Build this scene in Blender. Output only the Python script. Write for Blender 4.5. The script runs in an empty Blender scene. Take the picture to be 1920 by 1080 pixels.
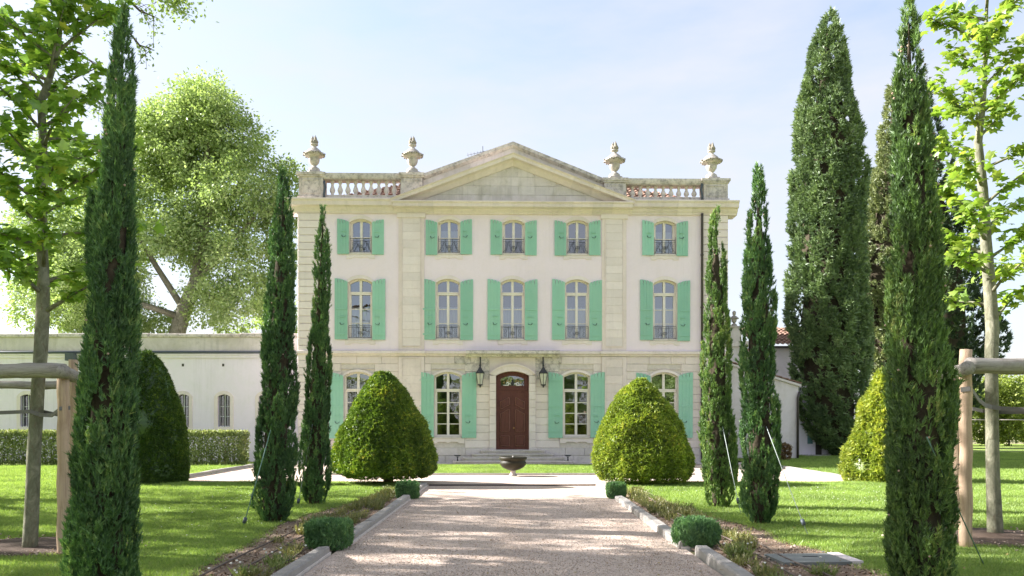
import bpy, bmesh, math, random
import numpy as np
from mathutils import Vector, Matrix, noise as mnoise

rng = np.random.default_rng(7)
random.seed(7)
SC = bpy.context.scene
COL = SC.collection
PI = math.pi

# ------------------------------------------------------------------ camera, world, sun, exposure
cam_d = bpy.data.cameras.new('camera')
cam = bpy.data.objects.new('camera', cam_d)
COL.objects.link(cam)
cam.location = (0, 0, 1.6)
cam.rotation_euler = (PI / 2, 0, 0)
cam_d.sensor_width = 36.0
cam_d.lens = 1500 / 1920 * 36.0
cam_d.shift_x = -1 / 1920
cam_d.shift_y = 253 / 1920
cam_d.clip_end = 3000
SC.camera = cam

SUN_AZ, SUN_EL = math.radians(-77), math.radians(31)
world = bpy.data.worlds.new('World')
SC.world = world
world.use_nodes = True
wn = world.node_tree
wbg = wn.nodes['Background']
sky = wn.nodes.new('ShaderNodeTexSky')
sky.sky_type = 'NISHITA'
sky.sun_disc = False
sky.sun_elevation = SUN_EL
sky.sun_rotation = SUN_AZ
sky.air_density = 1.0
sky.dust_density = 1.6
sky.ozone_density = 1.0
wtc = wn.nodes.new('ShaderNodeTexCoord')
wmp = wn.nodes.new('ShaderNodeMapping')
wmp.inputs['Scale'].default_value = (1.1, 1.1, 3.6)
wnz = wn.nodes.new('ShaderNodeTexNoise')
wnz.inputs['Scale'].default_value = 2.1
wnz.inputs['Detail'].default_value = 7
wnz.inputs['Roughness'].default_value = .55
wrp = wn.nodes.new('ShaderNodeValToRGB')
wrp.color_ramp.elements[0].position = .36
wrp.color_ramp.elements[0].color = (.36, .36, .36, 1)
wrp.color_ramp.elements[1].position = .68
wrp.color_ramp.elements[1].color = (1, 1, 1, 1)
wmx = wn.nodes.new('ShaderNodeMix')
wmx.data_type = 'RGBA'
wmx.inputs['B'].default_value = (2.76, 2.78, 3.04, 1)       # thin high cloud veil
wn.links.new(wtc.outputs['Generated'], wmp.inputs['Vector'])
wn.links.new(wmp.outputs[0], wnz.inputs['Vector'])
wn.links.new(wnz.outputs['Fac'], wrp.inputs['Fac'])
wn.links.new(wrp.outputs['Color'], wmx.inputs['Factor'])
wn.links.new(sky.outputs[0], wmx.inputs['A'])
wn.links.new(wmx.outputs['Result'], wbg.inputs['Color'])
wbg.inputs['Strength'].default_value = 0.075

sun_d = bpy.data.lights.new('sun', 'SUN')
sun_d.energy = 4.35
sun_d.angle = math.radians(0.53)
sun_d.color = (1, .955, .93)
sun = bpy.data.objects.new('sun', sun_d)
COL.objects.link(sun)
SUNV = Vector((math.sin(SUN_AZ) * math.cos(SUN_EL), math.cos(SUN_AZ) * math.cos(SUN_EL), math.sin(SUN_EL)))
sun.rotation_euler = (-SUNV).to_track_quat('-Z', 'Y').to_euler()
sun.location = (-60, 20, 50)

SC.view_settings.view_transform = 'Standard'
SC.view_settings.look = 'None'
SC.view_settings.gamma = 1
SC.view_settings.use_curve_mapping = False
SC.view_settings.exposure = 2.16
SC.cycles.max_bounces = 8
SC.cycles.diffuse_bounces = 5
SC.cycles.glossy_bounces = 2
SC.cycles.transmission_bounces = 4
SC.cycles.transparent_max_bounces = 6
SC.cycles.caustics_reflective = False
SC.cycles.caustics_refractive = False
SC.cycles.use_denoising = True

# ------------------------------------------------------------------ helpers
def lin(r, g, b):
    f = lambda c: (c / 255 / 12.92) if c / 255 <= .04045 else ((c / 255 + .055) / 1.055) ** 2.4
    return (f(r), f(g), f(b))

def at(px, py, d):
    return Vector(((px - 961) / 1500 * d, d, 1.6 - (py - 793) / 1500 * d))

def tag(o, label=None, cat=None, group=None, kind=None):
    if label: o['label'] = label
    if cat: o['category'] = cat
    if group: o['group'] = group
    if kind: o['kind'] = kind
    return o

def empty(name, loc=(0, 0, 0), rz=0, label=None, cat=None, group=None):
    o = bpy.data.objects.new(name, None)
    o.empty_display_size = .2
    COL.objects.link(o)
    o.location = loc
    o.rotation_euler = (0, 0, rz)
    return tag(o, label, cat, group)

def link(name, me, parent=None, loc=(0, 0, 0), rot=(0, 0, 0), scl=(1, 1, 1)):
    o = bpy.data.objects.new(name, me)
    COL.objects.link(o)
    o.parent = parent
    o.location = loc
    o.rotation_euler = rot
    o.scale = scl
    return o

def copy_tree(o, parent=None):
    c = o.copy()
    COL.objects.link(c)
    c.parent = parent
    for ch in list(o.children):
        copy_tree(ch, c)
    return c

class MB:
    def __init__(s):
        s.v, s.f, s.m, s.sm = [], [], [], []
    def add(s, vs, fs, m=0, smooth=False):
        n = len(s.v)
        s.v += [tuple(v) for v in vs]
        for f in fs:
            s.f.append([n + i for i in f]); s.m.append(m); s.sm.append(smooth)
        return s
    def box(s, x0, x1, y0, y1, z0, z1, m=0):
        return s.add([(x0, y0, z0), (x1, y0, z0), (x1, y1, z0), (x0, y1, z0), (x0, y0, z1), (x1, y0, z1), (x1, y1, z1), (x0, y1, z1)],
                     [(0, 3, 2, 1), (4, 5, 6, 7), (0, 1, 5, 4), (1, 2, 6, 5), (2, 3, 7, 6), (3, 0, 4, 7)], m)
    def cbox(s, x0, x1, y0, y1, z0, z1, c=.01, m=0):      # front face (-y) chamfered
        v = [(x0, y1, z0), (x1, y1, z0), (x1, y1, z1), (x0, y1, z1), (x0, y0 + c, z0), (x1, y0 + c, z0), (x1, y0 + c, z1), (x0, y0 + c, z1),
             (x0 + c, y0, z0 + c), (x1 - c, y0, z0 + c), (x1 - c, y0, z1 - c), (x0 + c, y0, z1 - c)]
        return s.add(v, [(8, 9, 10, 11), (4, 5, 9, 8), (5, 6, 10, 9), (6, 7, 11, 10), (7, 4, 8, 11),
                         (0, 1, 5, 4), (1, 2, 6, 5), (2, 3, 7, 6), (3, 0, 4, 7), (3, 2, 1, 0)], m)
    def prism(s, poly, y0, y1, m=0):                      # polygon in x,z (counter-clockwise seen from -y) pushed from y0 back to y1
        n = len(poly)
        vs = [(p[0], y0, p[1]) for p in poly] + [(p[0], y1, p[1]) for p in poly]
        fs = [tuple(range(n)), tuple(range(2 * n - 1, n - 1, -1))]
        for i in range(n):
            j = (i + 1) % n
            fs.append((j, i, n + i, n + j))
        return s.add(vs, fs, m)
    def strip(s, top, bot, y0, y1, m=0):                  # band between two polylines of equal length, x,z; thick in y
        n = len(top)
        vs = [(p[0], y0, p[1]) for p in bot] + [(p[0], y0, p[1]) for p in top] + [(p[0], y1, p[1]) for p in bot] + [(p[0], y1, p[1]) for p in top]
        fs = []
        for i in range(n - 1):
            fs += [(i, i + 1, n + i + 1, n + i), (2 * n + i + 1, 2 * n + i, 3 * n + i, 3 * n + i + 1),
                   (n + i, n + i + 1, 3 * n + i + 1, 3 * n + i), (i + 1, i, 2 * n + i, 2 * n + i + 1)]
        fs += [(0, n, 3 * n, 2 * n), (n - 1, 3 * n - 1, 4 * n - 1, 2 * n - 1)]
        return s.add(vs, fs, m)
    def tube(s, pts, r, n=6, m=0, smooth=True, cap=True):
        pts = [Vector(p) for p in pts]
        k = len(pts)
        rs = r if isinstance(r, (list, tuple)) else [r] * k
        vs = []
        up = None
        for i, p in enumerate(pts):
            t = (pts[min(i + 1, k - 1)] - pts[max(i - 1, 0)])
            t = t.normalized() if t.length > 1e-9 else Vector((0, 0, 1))
            if up is None:
                a = Vector((1, 0, 0)) if abs(t.x) < .8 else Vector((0, 1, 0))
                u = (a - t * a.dot(t)).normalized()
            else:
                u = up - t * up.dot(t)
                u = u.normalized() if u.length > 1e-6 else up
            up = u
            w = t.cross(u)
            for j in range(n):
                q = 2 * PI * j / n
                vs.append(p + (u * math.cos(q) + w * math.sin(q)) * rs[i])
        fs = []
        for i in range(k - 1):
            for j in range(n):
                a, b = i * n + j, i * n + (j + 1) % n
                fs.append((a, b, b + n, a + n))
        if cap:
            fs += [tuple(range(n - 1, -1, -1)), tuple(range((k - 1) * n, k * n))]
        return s.add(vs, fs, m, smooth)
    def lathe(s, prof, n=16, c=(0, 0), m=0, smooth=True, rfun=None):
        vs = []
        for (r, z) in prof:
            for j in range(n):
                q = 2 * PI * j / n
                rr = r * (rfun(q, z) if rfun else 1)
                vs.append((c[0] + rr * math.cos(q), c[1] + rr * math.sin(q), z))
        fs = []
        k = len(prof)
        for i in range(k - 1):
            for j in range(n):
                a, b = i * n + j, i * n + (j + 1) % n
                fs.append((a, b, b + n, a + n))
        fs += [tuple(range(n - 1, -1, -1)), tuple(range((k - 1) * n, k * n))]
        return s.add(vs, fs, m, smooth)
    def mesh(s, name, mats):
        me = bpy.data.meshes.new(name)
        me.from_pydata(s.v, [], s.f)
        mats = mats if isinstance(mats, (list, tuple)) else [mats]
        for m in mats: me.materials.append(m)
        me.polygons.foreach_set('material_index', s.m)
        me.polygons.foreach_set('use_smooth', s.sm)
        me.update()
        return me
    def build(s, name, mats, parent=None, **k):
        return link(name, s.mesh(name, mats), parent, **k)

# ------------------------------------------------------------------ materials
class NT:
    def __init__(s, name):
        s.mat = bpy.data.materials.new(name)
        s.mat.use_nodes = True
        s.nt = s.mat.node_tree
        s.b = s.nt.nodes['Principled BSDF']
        s.out = s.nt.nodes['Material Output']
    def n(s, t, **k):
        nd = s.nt.nodes.new('ShaderNode' + t)
        for a, v in k.items(): setattr(nd, a, v)
        return nd
    def l(s, a, b): s.nt.links.new(a, b)
    def val(s, nd, key, v): nd.inputs[key].default_value = v
    def coord(s, kind='pos', scale=(1, 1, 1)):
        mp = s.n('Mapping')
        mp.inputs['Scale'].default_value = scale
        if kind == 'pos':
            s.l(s.n('NewGeometry').outputs['Position'], mp.inputs['Vector'])
        else:
            s.l(s.n('TexCoord').outputs['Object'], mp.inputs['Vector'])
        return mp.outputs[0]
    def noise(s, vec, scale, detail=5, rough=.6, dist=0):
        nd = s.n('TexNoise')
        nd.inputs['Scale'].default_value = scale
        nd.inputs['Detail'].default_value = detail
        nd.inputs['Roughness'].default_value = rough
        nd.inputs['Distortion'].default_value = dist
        s.l(vec, nd.inputs['Vector'])
        return nd.outputs['Fac']
    def ramp(s, fac, stops):
        nd = s.n('ValToRGB')
        e = nd.color_ramp.elements
        while len(e) < len(stops): e.new(.5)
        for el, (p, c) in zip(e, stops):
            el.position = p
            el.color = (*c, 1) if len(c) == 3 else c
        s.l(fac, nd.inputs['Fac'])
        return nd.outputs['Color']
    def mix(s, fac, a, b, mode='MIX'):
        nd = s.n('Mix', data_type='RGBA', blend_type=mode)
        for key, v in (('Factor', fac), ('A', a), ('B', b)):
            if isinstance(v, (int, float)): nd.inputs[key].default_value = v
            elif isinstance(v, tuple): nd.inputs[key].default_value = (*v, 1)
            else: s.l(v, nd.inputs[key])
        return nd.outputs['Result']
    def math(s, op, a, b=None):
        nd = s.n('Math', operation=op)
        for i, v in enumerate((a, b)):
            if v is None: continue
            if isinstance(v, (int, float)): nd.inputs[i].default_value = v
            else: s.l(v, nd.inputs[i])
        return nd.outputs[0]
    def bump(s, h, strength=.3, dist=.02):
        nd = s.n('Bump')
        nd.inputs['Strength'].default_value = strength
        nd.inputs['Distance'].default_value = dist
        s.l(h, nd.inputs['Height'])
        s.l(nd.outputs[0], s.b.inputs['Normal'])
    def fin(s, col, rough=.85, spec=.3, metal=0):
        if isinstance(col, tuple): s.b.inputs['Base Color'].default_value = (*col, 1)
        else: s.l(col, s.b.inputs['Base Color'])
        s.b.inputs['Roughness'].default_value = rough
        s.b.inputs['Specular IOR Level'].default_value = spec
        s.b.inputs['Metallic'].default_value = metal
        return s.mat

def sc(c, k): return tuple(min(1, x * k) for x in c)

def mineral(name, base, var=.18, scale=2.2, blotch=.35, streak=.0, top=0.0, rnd=.0, bump=.25, fine=28, rough=.9,
            dark=(.10, .095, .085), warm=None, coord='pos', side=None):
    t = NT(name)
    p = t.coord(coord)
    big = t.noise(p, blotch * 2, 6, .65, .4)
    c = t.ramp(big, [(.25, sc(base, 1 - var)), (.5, base), (.8, sc(base, 1 + var * .6))])
    if warm:
        w = t.noise(t.coord(coord, (1, 1, .8)), 1.1, 6, .7, .8)
        c = t.mix(t.ramp(w, [(.45, (0, 0, 0)), (.72, (.75, .75, .75))]), c, warm)
    med = t.noise(p, scale * 4, 6, .7)
    c = t.mix(t.ramp(med, [(.3, (.0,) * 3), (.75, (var * 1.3,) * 3)]), c, sc(base, .55))
    if rnd:
        oi = t.n('ObjectInfo').outputs['Random']
        r = t.ramp(oi, [(0, (1 - rnd,) * 3), (.5, (1, 1 - rnd * .12, 1 - rnd * .3)), (1, (1 + rnd * .4,) * 3)])
        c = t.mix(1.0, c, r, 'MULTIPLY')
    if streak:
        sv = t.noise(t.coord(coord, (5.5, 5.5, .35)), 1.0, 5, .7)
        pz = t.noise(p, .8, 4, .6)
        f = t.math('MULTIPLY', t.ramp(sv, [(.50, (0, 0, 0)), (.78, (streak,) * 3)]), t.ramp(pz, [(.35, (0, 0, 0)), (.65, (1, 1, 1))]))
        c = t.mix(f, c, dark)
    if top:
        sep = t.n('SeparateXYZ')
        t.l(t.n('NewGeometry').outputs['Normal'], sep.inputs[0])
        up = t.ramp(sep.outputs['Z'], [(.2, (0, 0, 0)), (.75, (1, 1, 1))])
        ln = t.noise(p, 9, 7, .75)
        f = t.math('MULTIPLY', up, t.ramp(ln, [(.32, (0, 0, 0)), (.6, (top,) * 3)]))
        s0, s1, ss = side or (.56, .74, 3.0)
        sd = t.noise(t.coord(coord, (1, 1, 1)), ss, 8, .8)
        f = t.math('MAXIMUM', f, t.ramp(sd, [(s0, (0, 0, 0)), (s1, (top * .75,) * 3)]))
        c = t.mix(f, c, dark)
    h = t.math('ADD', t.noise(p, fine, 6, .7), t.math('MULTIPLY', t.noise(p, 5, 3, .5), .6))
    t.bump(h, bump, .012)
    return t.fin(c, rough, .2)

def foliage(name, stops, trans=.35, clump=(.8, 1.15), cscale=1.2, gloss=.05, objrand=False):
    t = NT(name)
    t.nt.nodes.remove(t.b)
    if objrand:
        f = t.n('ObjectInfo').outputs['Random']
    else:
        f = t.n('Attribute', attribute_name='rnd').outputs['Fac']
    c = t.ramp(f, stops)
    nz = t.noise(t.coord('pos'), cscale, 3, .6)
    c = t.mix(1.0, c, t.ramp(nz, [(.3, (clump[0],) * 3), (.7, (clump[1], clump[1] * .98, clump[1] * .9))]), 'MULTIPLY')
    d = t.n('BsdfDiffuse'); tr = t.n('BsdfTranslucent'); g = t.n('BsdfGlossy')
    g.inputs['Roughness'].default_value = .45
    t.l(c, d.inputs['Color'])
    t.l(t.mix(1.0, c, (1.15, 1.15, .70), 'MULTIPLY'), tr.inputs['Color'])
    m1 = t.n('MixShader'); m1.inputs[0].default_value = trans
    t.l(d.outputs[0], m1.inputs[1]); t.l(tr.outputs[0], m1.inputs[2])
    m2 = t.n('MixShader'); m2.inputs[0].default_value = gloss
    t.l(m1.outputs[0], m2.inputs[1]); t.l(g.outputs[0], m2.inputs[2])
    t.l(m2.outputs[0], t.out.inputs['Surface'])
    return t.mat

def flat(name, col, rough=.6, spec=.4, metal=0, var=.12, scale=8, bump=.1):
    t = NT(name)
    p = t.coord('pos')
    c = t.ramp(t.noise(p, scale, 5, .65), [(.3, sc(col, 1 - var)), (.7, sc(col, 1 + var))])
    t.bump(t.noise(p, scale * 5, 4, .6), bump, .006)
    return t.fin(c, rough, spec, metal)

M = {}
M['stucco'] = mineral('pink_plaster', (.85, .74, .805), var=.07, blotch=.22, streak=.30, bump=.14, fine=40, warm=(.83, .72, .735), dark=(.56, .50, .49))
M['lime'] = mineral('cream_limestone', (.79, .695, .665), var=.15, streak=.42, top=.45, rnd=.10, bump=.3, warm=(.76, .66, .61), dark=(.33, .285, .25))
M['limeclean'] = mineral('pale_limestone', (.81, .725, .70), var=.12, streak=.25, top=.22, rnd=.07, bump=.25, warm=(.76, .66, .62), dark=(.36, .32, .29))
M['limeweather'] = mineral('weathered_limestone', (.72, .66, .62), var=.18, streak=.5, top=.85, rnd=.1, bump=.5, warm=(.60, .52, .43), dark=(.13, .12, .11), side=(.47, .62, 5.5))
M['limegrey'] = mineral('grey_limestone', (.71, .65, .635), var=.16, streak=.4, top=.5, rnd=.08, bump=.5, warm=(.50, .46, .38))
M['urn'] = mineral('lichened_limestone', (.58, .535, .485), var=.2, streak=.2, top=.8, rnd=.1, bump=.6, dark=(.17, .155, .13), side=(.45, .62, 6.5))
M['lichen'] = mineral('dark_lichened_stone', (.36, .325, .26), var=.35, scale=6, top=.6, bump=.7, fine=60, dark=(.13, .12, .095), side=(.42, .6, 9))
M['joint'] = flat('mortar_joint', (.62, .56, .51), .95, .1)
M['white'] = mineral('white_render', (.86, .785, .89), var=.07, blotch=.18, streak=.40, bump=.25, dark=(.46, .44, .42), warm=(.80, .76, .80))
M['annex'] = mineral('grey_render', (.73, .67, .68), var=.10, blotch=.4, streak=.22, bump=.35, dark=(.32, .29, .26), warm=(.56, .51, .46))
M['shutter'] = mineral('sage_green_paint', (.30, .57, .445), var=.07, scale=3, blotch=.8, streak=.40, rnd=.12, bump=.12, rough=.6, dark=(.20, .41, .34), warm=(.35, .58, .46))
M['frame'] = flat('cream_window_paint', (.79, .73, .67), .5, .4, var=.04)
M['iron'] = flat('black_iron', (.03, .032, .04), .5, .5, var=.2)
M['railiron'] = flat('grey_wrought_iron', (.06, .064, .078), .5, .5, var=.2)
M['pipe'] = flat('dark_downpipe', (.045, .035, .032), .5, .5, var=.2)
M['gutter'] = flat('slate_gutter', (.07, .085, .10), .5, .4, var=.15)
M['room'] = flat('dim_room_plaster', (.16, .12, .085), .9, .1)  # brown tone puts the darkness of unlit rooms into the wall colour
M['bulb'] = flat('lantern_glass', (.52, .50, .44), .12, .6)
M['whitepaint'] = flat('white_painted_iron', (.75, .75, .74), .4, .5, var=.05)
M['gold'] = flat('ochre_painted_wood', (.50, .30, .10), .5, .4)
M['tile'] = mineral('terracotta_tile', (.25, .145, .105), var=.3, scale=1.5, blotch=1.3, top=.35, bump=.3, warm=(.42, .31, .23), dark=(.12, .09, .07))
M['soil'] = mineral('bed_soil', (.235, .165, .115), var=.35, scale=6, blotch=1.2, bump=1.0, fine=40, warm=(.30, .235, .17))
M['mulch'] = mineral('bark_mulch', (.095, .066, .047), var=.4, scale=9, blotch=1.4, bump=1.0, fine=50, warm=(.15, .112, .085))
M['kerb'] = mineral('kerb_limestone', (.41, .385, .355), var=.2, scale=4, blotch=1.6, top=.5, rnd=.14, bump=.7, fine=45, dark=(.16, .15, .13))
M['slab'] = mineral('grey_metal_cover', (.215, .225, .21), var=.12, scale=5, bump=.2, fine=60)
M['basin'] = mineral('mossy_dark_stone', (.03, .028, .017), var=.45, scale=4, blotch=2.2, top=.4, bump=.7, warm=(.06, .052, .03), rough=.5, dark=(.02, .02, .015))
M['strap'] = flat('pale_strap', (.30, .34, .32), .6, .3)
M['strapgreen'] = flat('green_strap', (.15, .26, .21), .6, .3)
M['belt'] = flat('grey_rubber_belt', (.17, .16, .15), .7, .3)
M['hose'] = flat('brown_irrigation_hose', (.14, .11, .09), .6, .3)
M['cone'] = flat('cypress_cone', (.36, .27, .20), .8, .2)
M['petal'] = flat('white_petal', (.78, .77, .70), .7, .2)

def glass_mat():
    t = NT('window_glass')
    t.nt.nodes.remove(t.b)
    tr = t.n('BsdfTransparent'); g = t.n('BsdfGlossy'); mx = t.n('MixShader')
    tr.inputs['Color'].default_value = (.86, .89, .88, 1)
    g.inputs['Roughness'].default_value = .012
    g.inputs['Color'].default_value = (.9, .94, 1, 1)
    fr = t.n('Fresnel'); fr.inputs['IOR'].default_value = 1.9
    t.l(t.math('ADD', fr.outputs[0], .18), mx.inputs[0])
    bp = t.n('Bump'); bp.inputs['Strength'].default_value = .05; bp.inputs['Distance'].default_value = .02
    t.l(t.noise(t.coord('pos'), 2.5, 2, .5), bp.inputs['Height'])
    t.l(bp.outputs[0], g.inputs['Normal'])
    t.l(tr.outputs[0], mx.inputs[1]); t.l(g.outputs[0], mx.inputs[2])
    t.l(mx.outputs[0], t.out.inputs['Surface'])
    return t.mat
M['glass'] = glass_mat()

def curtain_mat():
    t = NT('white_voile')
    t.nt.nodes.remove(t.b)
    d = t.n('BsdfDiffuse'); tr = t.n('BsdfTranslucent'); mx = t.n('MixShader')
    d.inputs['Color'].default_value = (.86, .86, .86, 1); tr.inputs['Color'].default_value = (.8, .8, .8, 1)
    mx.inputs[0].default_value = .25
    t.l(d.outputs[0], mx.inputs[1]); t.l(tr.outputs[0], mx.inputs[2]); t.l(mx.outputs[0], t.out.inputs['Surface'])
    return t.mat
M['curtain'] = curtain_mat()

def wood_mat(name, base, dark, along=2, rough=.85, coord='obj', bump=.6):
    t = NT(name)
    s = [26, 26, 26]; s[along] = 1.6
    p = t.coord(coord, tuple(s))
    g = t.noise(p, 1.0, 7, .72, .6)
    c = t.ramp(g, [(.28, dark), (.5, base), (.78, sc(base, 1.25))])
    kn = t.noise(t.coord(coord), 3.5, 5, .7, 1.0)
    c = t.mix(t.ramp(kn, [(.5, (0, 0, 0)), (.78, (.55,) * 3)]), c, dark)
    t.bump(g, bump, .012)
    return t.fin(c, rough, .2)
M['post'] = wood_mat('pine_post_wood', (.50, .365, .255), (.32, .21, .14), 2)
M['log'] = wood_mat('weathered_log_wood', (.34, .31, .275), (.13, .11, .09), 0, bump=1.0)
M['door'] = wood_mat('mahogany_door_wood', (.135, .050, .040), (.075, .028, .022), 2, rough=.38, coord='pos', bump=.12)

M['doorpale'] = flat('lightened_door_moulding', (.30, .135, .10), .4, .4)  # edge light put into the colour, so panel relief shows in flat light
def bark_mat():
    t = NT('plane_tree_bark')
    p = t.coord('obj', (1, 1, .6))
    n1 = t.noise(p, 9, 6, .7, .8)
    c = t.ramp(n1, [(.32, (.11, .105, .07)), (.46, (.175, .175, .12)), (.56, (.23, .225, .16)), (.7, (.32, .305, .23))])
    n2 = t.noise(t.coord('obj', (1, 1, .5)), 24, 4, .6)
    c = t.mix(t.ramp(n2, [(.58, (0, 0, 0)), (.66, (.8,) * 3)]), c, (.17, .145, .10))
    t.bump(t.math('ADD', n1, n2), .5, .02)
    return t.fin(c, .9, .15)
M['bark'] = bark_mat()
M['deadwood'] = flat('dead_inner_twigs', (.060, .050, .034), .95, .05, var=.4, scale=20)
M['darkbark'] = wood_mat('dark_bark', (.12, .085, .06), (.05, .036, .026), 2, bump=1.0)

def gravel_mat():
    t = NT('gravel')
    p = t.coord('pos')
    def vor(s):
        v = t.n('TexVoronoi'); v.inputs['Scale'].default_value = s
        t.l(p, v.inputs['Vector']); return v
    v1 = vor(88)
    sep = t.n('SeparateColor'); t.l(v1.outputs['Color'], sep.inputs[0])
    c = t.ramp(sep.outputs[0], [(0, (.29, .22, .17)), (.22, (.475, .375, .305)), (.55, (.59, .48, .395)), (.85, (.68, .575, .49)), (1, (.79, .70, .63))])
    c = t.mix(t.ramp(sep.outputs[1], [(.72, (0, 0, 0)), (.9, (.6,) * 3)]), c, (.50, .34, .22))
    big = t.noise(p, .55, 5, .65, .5)
    c = t.mix(1.0, c, t.ramp(big, [(.3, (.86, .85, .84)), (.7, (1.08, 1.07, 1.05))]), 'MULTIPLY')
    sep2 = t.n('SeparateXYZ'); t.l(t.n('NewGeometry').outputs['Position'], sep2.inputs[0])
    wx = t.math('ADD', sep2.outputs['X'], t.math('MULTIPLY', t.noise(t.coord('pos', (.3, .3, .3)), 1, 3, .5), .7))
    trk = t.math('COSINE', t.math('MULTIPLY', t.math('ADD', wx, -.35), 3.7))
    rut = t.math('MULTIPLY', t.ramp(trk, [(.45, (1, 1, 1)), (.95, (0, 0, 0))]), t.ramp(t.noise(t.coord('pos', (.8, .12, 1)), 2, 4, .6), [(.3, (.2,) * 3), (.7, (1,) * 3)]))
    c = t.mix(t.math('MULTIPLY', rut, .22), c, (.66, .57, .50))
    mid = t.noise(p, 5, 4, .65)
    c = t.mix(1.0, c, t.ramp(mid, [(.3, (.85,) * 3), (.7, (1.1,) * 3)]), 'MULTIPLY')
    h = t.math('SUBTRACT', 1.0, v1.outputs['Distance'])
    t.bump(t.math('ADD', h, t.math('MULTIPLY', mid, .5)), .8, .012)
    return t.fin(c, .92, .2)
M['gravel'] = gravel_mat()
M['stone'] = mineral('loose_gravel_stone', (.50, .41, .335), var=.2, scale=3, rnd=.5, bump=.2)

def lawn_mat():
    t = NT('mown_grass')
    p = t.coord('pos')
    f = t.noise(p, 46, 5, .75)
    c = t.ramp(f, [(.25, (.13, .20, .040)), (.5, (.235, .33, .075)), (.75, (.34, .43, .12))])
    b = t.noise(p, .7, 6, .7, .4)
    c = t.mix(t.ramp(b, [(.42, (0, 0, 0)), (.70, (.6,) * 3)]), c, (.35, .37, .13))
    t.bump(f, 1.0, .03)
    return t.fin(c, .95, .1)
M['lawn'] = lawn_mat()
M['field'] = mineral('dry_meadow', (.26, .255, .13), var=.25, blotch=.3, bump=.6, warm=(.34, .30, .19))
M['blade'] = foliage('grass_blade', [(0, (0.16, 0.26, 0.0625)), (0.5, (0.25, 0.37, 0.0938)), (0.85, (0.35, 0.45, 0.1313)), (1, (0.48, 0.46, 0.225))],
                     .45, (.74, 1.22), .7, .03, objrand=False)
M['drygrass'] = foliage('dry_herb', [(0, (.14, .17, .055)), (.5, (.23, .25, .09)), (1, (.36, .32, .15))], .3)
M['herb'] = foliage('green_herb', [(0, (0.13, 0.195, 0.052)), (0.6, (0.247, 0.312, 0.104)), (1, (0.39, 0.39, 0.169))], .3)
M['cyp'] = foliage('cypress_foliage', [(0, (0.0451, 0.0996, 0.042)), (0.45, (0.0903, 0.194, 0.0682)), (0.8, (0.1656, 0.3094, 0.0944)), (1, (0.3135, 0.4195, 0.1442))], .22, (.75, 1.2), 2.5, .04)
M['cypsun'] = foliage('sunlit_cypress_foliage', [(0, (0.0574, 0.1033, 0.0381)), (0.4, (0.1148, 0.2108, 0.0634)), (0.8, (0.2098, 0.3333, 0.0887)), (1, (0.3754, 0.4301, 0.1478))], .25, (.75, 1.25), 2.5, .04)  # sunlit copy of the cypress foliage, sunshine put into the colour
M['cypbig'] = foliage('old_cypress_foliage', [(0, (0.083, 0.1369, 0.0652)), (0.5, (0.166, 0.2502, 0.1108)), (0.85, (0.2489, 0.3423, 0.163)), (1, (0.3554, 0.4477, 0.2445))], .2, (.8, 1.15), 1.0, .04)
M['cyppale'] = foliage('pale_cypress_foliage', [(0, (0.153, 0.1938, 0.0918)), (0.5, (0.255, 0.306, 0.1428)), (1, (0.408, 0.4488, 0.2448))], .2, (.8, 1.15), 1.0, .04)
M['cypdark'] = foliage('dark_cypress_foliage', [(0, (0.0326, 0.0653, 0.0367)), (0.6, (0.0714, 0.1183, 0.0612)), (1, (0.1428, 0.1938, 0.0918))], .2, (.8, 1.15), 1.0, .04)
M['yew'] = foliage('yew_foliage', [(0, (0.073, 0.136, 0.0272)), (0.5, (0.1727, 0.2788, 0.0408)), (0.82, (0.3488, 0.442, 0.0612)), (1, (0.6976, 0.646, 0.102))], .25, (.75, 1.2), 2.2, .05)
M['yewsun'] = foliage('sunlit_yew_foliage', [(0, (0.119, 0.189, 0.0345)), (0.5, (0.2735, 0.3676, 0.0553)), (0.85, (0.4401, 0.5121, 0.083)), (1, (0.6184, 0.5776, 0.121))], .3, (.8, 1.2), 2.2, .05)  # sunlight on the right yew put into its leaf colour
M['golden'] = foliage('golden_yew_foliage', [(0, (0.1491, 0.2184, 0.038)), (0.5, (0.3281, 0.4056, 0.0634)), (1, (0.6263, 0.624, 0.1268))], .4, (.85, 1.15), 2.2, .05)
M['conetop'] = foliage('dark_yew_foliage', [(0, (0.0389, 0.0864, 0.0173)), (0.6, (0.0907, 0.1685, 0.0259)), (1, (0.2592, 0.3456, 0.0518))], .22, (.8, 1.15), 2.0, .05)
M['hedge'] = foliage('hedge_foliage', [(0, (0.1382, 0.1958, 0.0691)), (0.5, (0.265, 0.3226, 0.1152)), (1, (0.553, 0.576, 0.2765))], .3, (.8, 1.15), 3, .08)
M['rosemary'] = foliage('box_shrub_foliage', [(0, (0.0714, 0.1688, 0.072)), (0.5, (0.153, 0.315, 0.12)), (1, (0.306, 0.495, 0.192))], .25, (.8, 1.2), 8, .05)
M['plane'] = foliage('plane_leaves', [(0, (0.2166, 0.3236, 0.1003)), (0.5, (0.3296, 0.451, 0.1705)), (1, (0.4614, 0.5687, 0.2609))], .42, (.82, 1.15), .5, .05)
M['sapl'] = foliage('young_plane_leaves', [(0, (0.1495, 0.28, 0.0495)), (0.5, (0.2415, 0.4144, 0.066)), (0.9, (0.3565, 0.504, 0.0935)), (1, (0.575, 0.6048, 0.099))], .6, (.88, 1.12), 1.5, .06)
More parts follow.
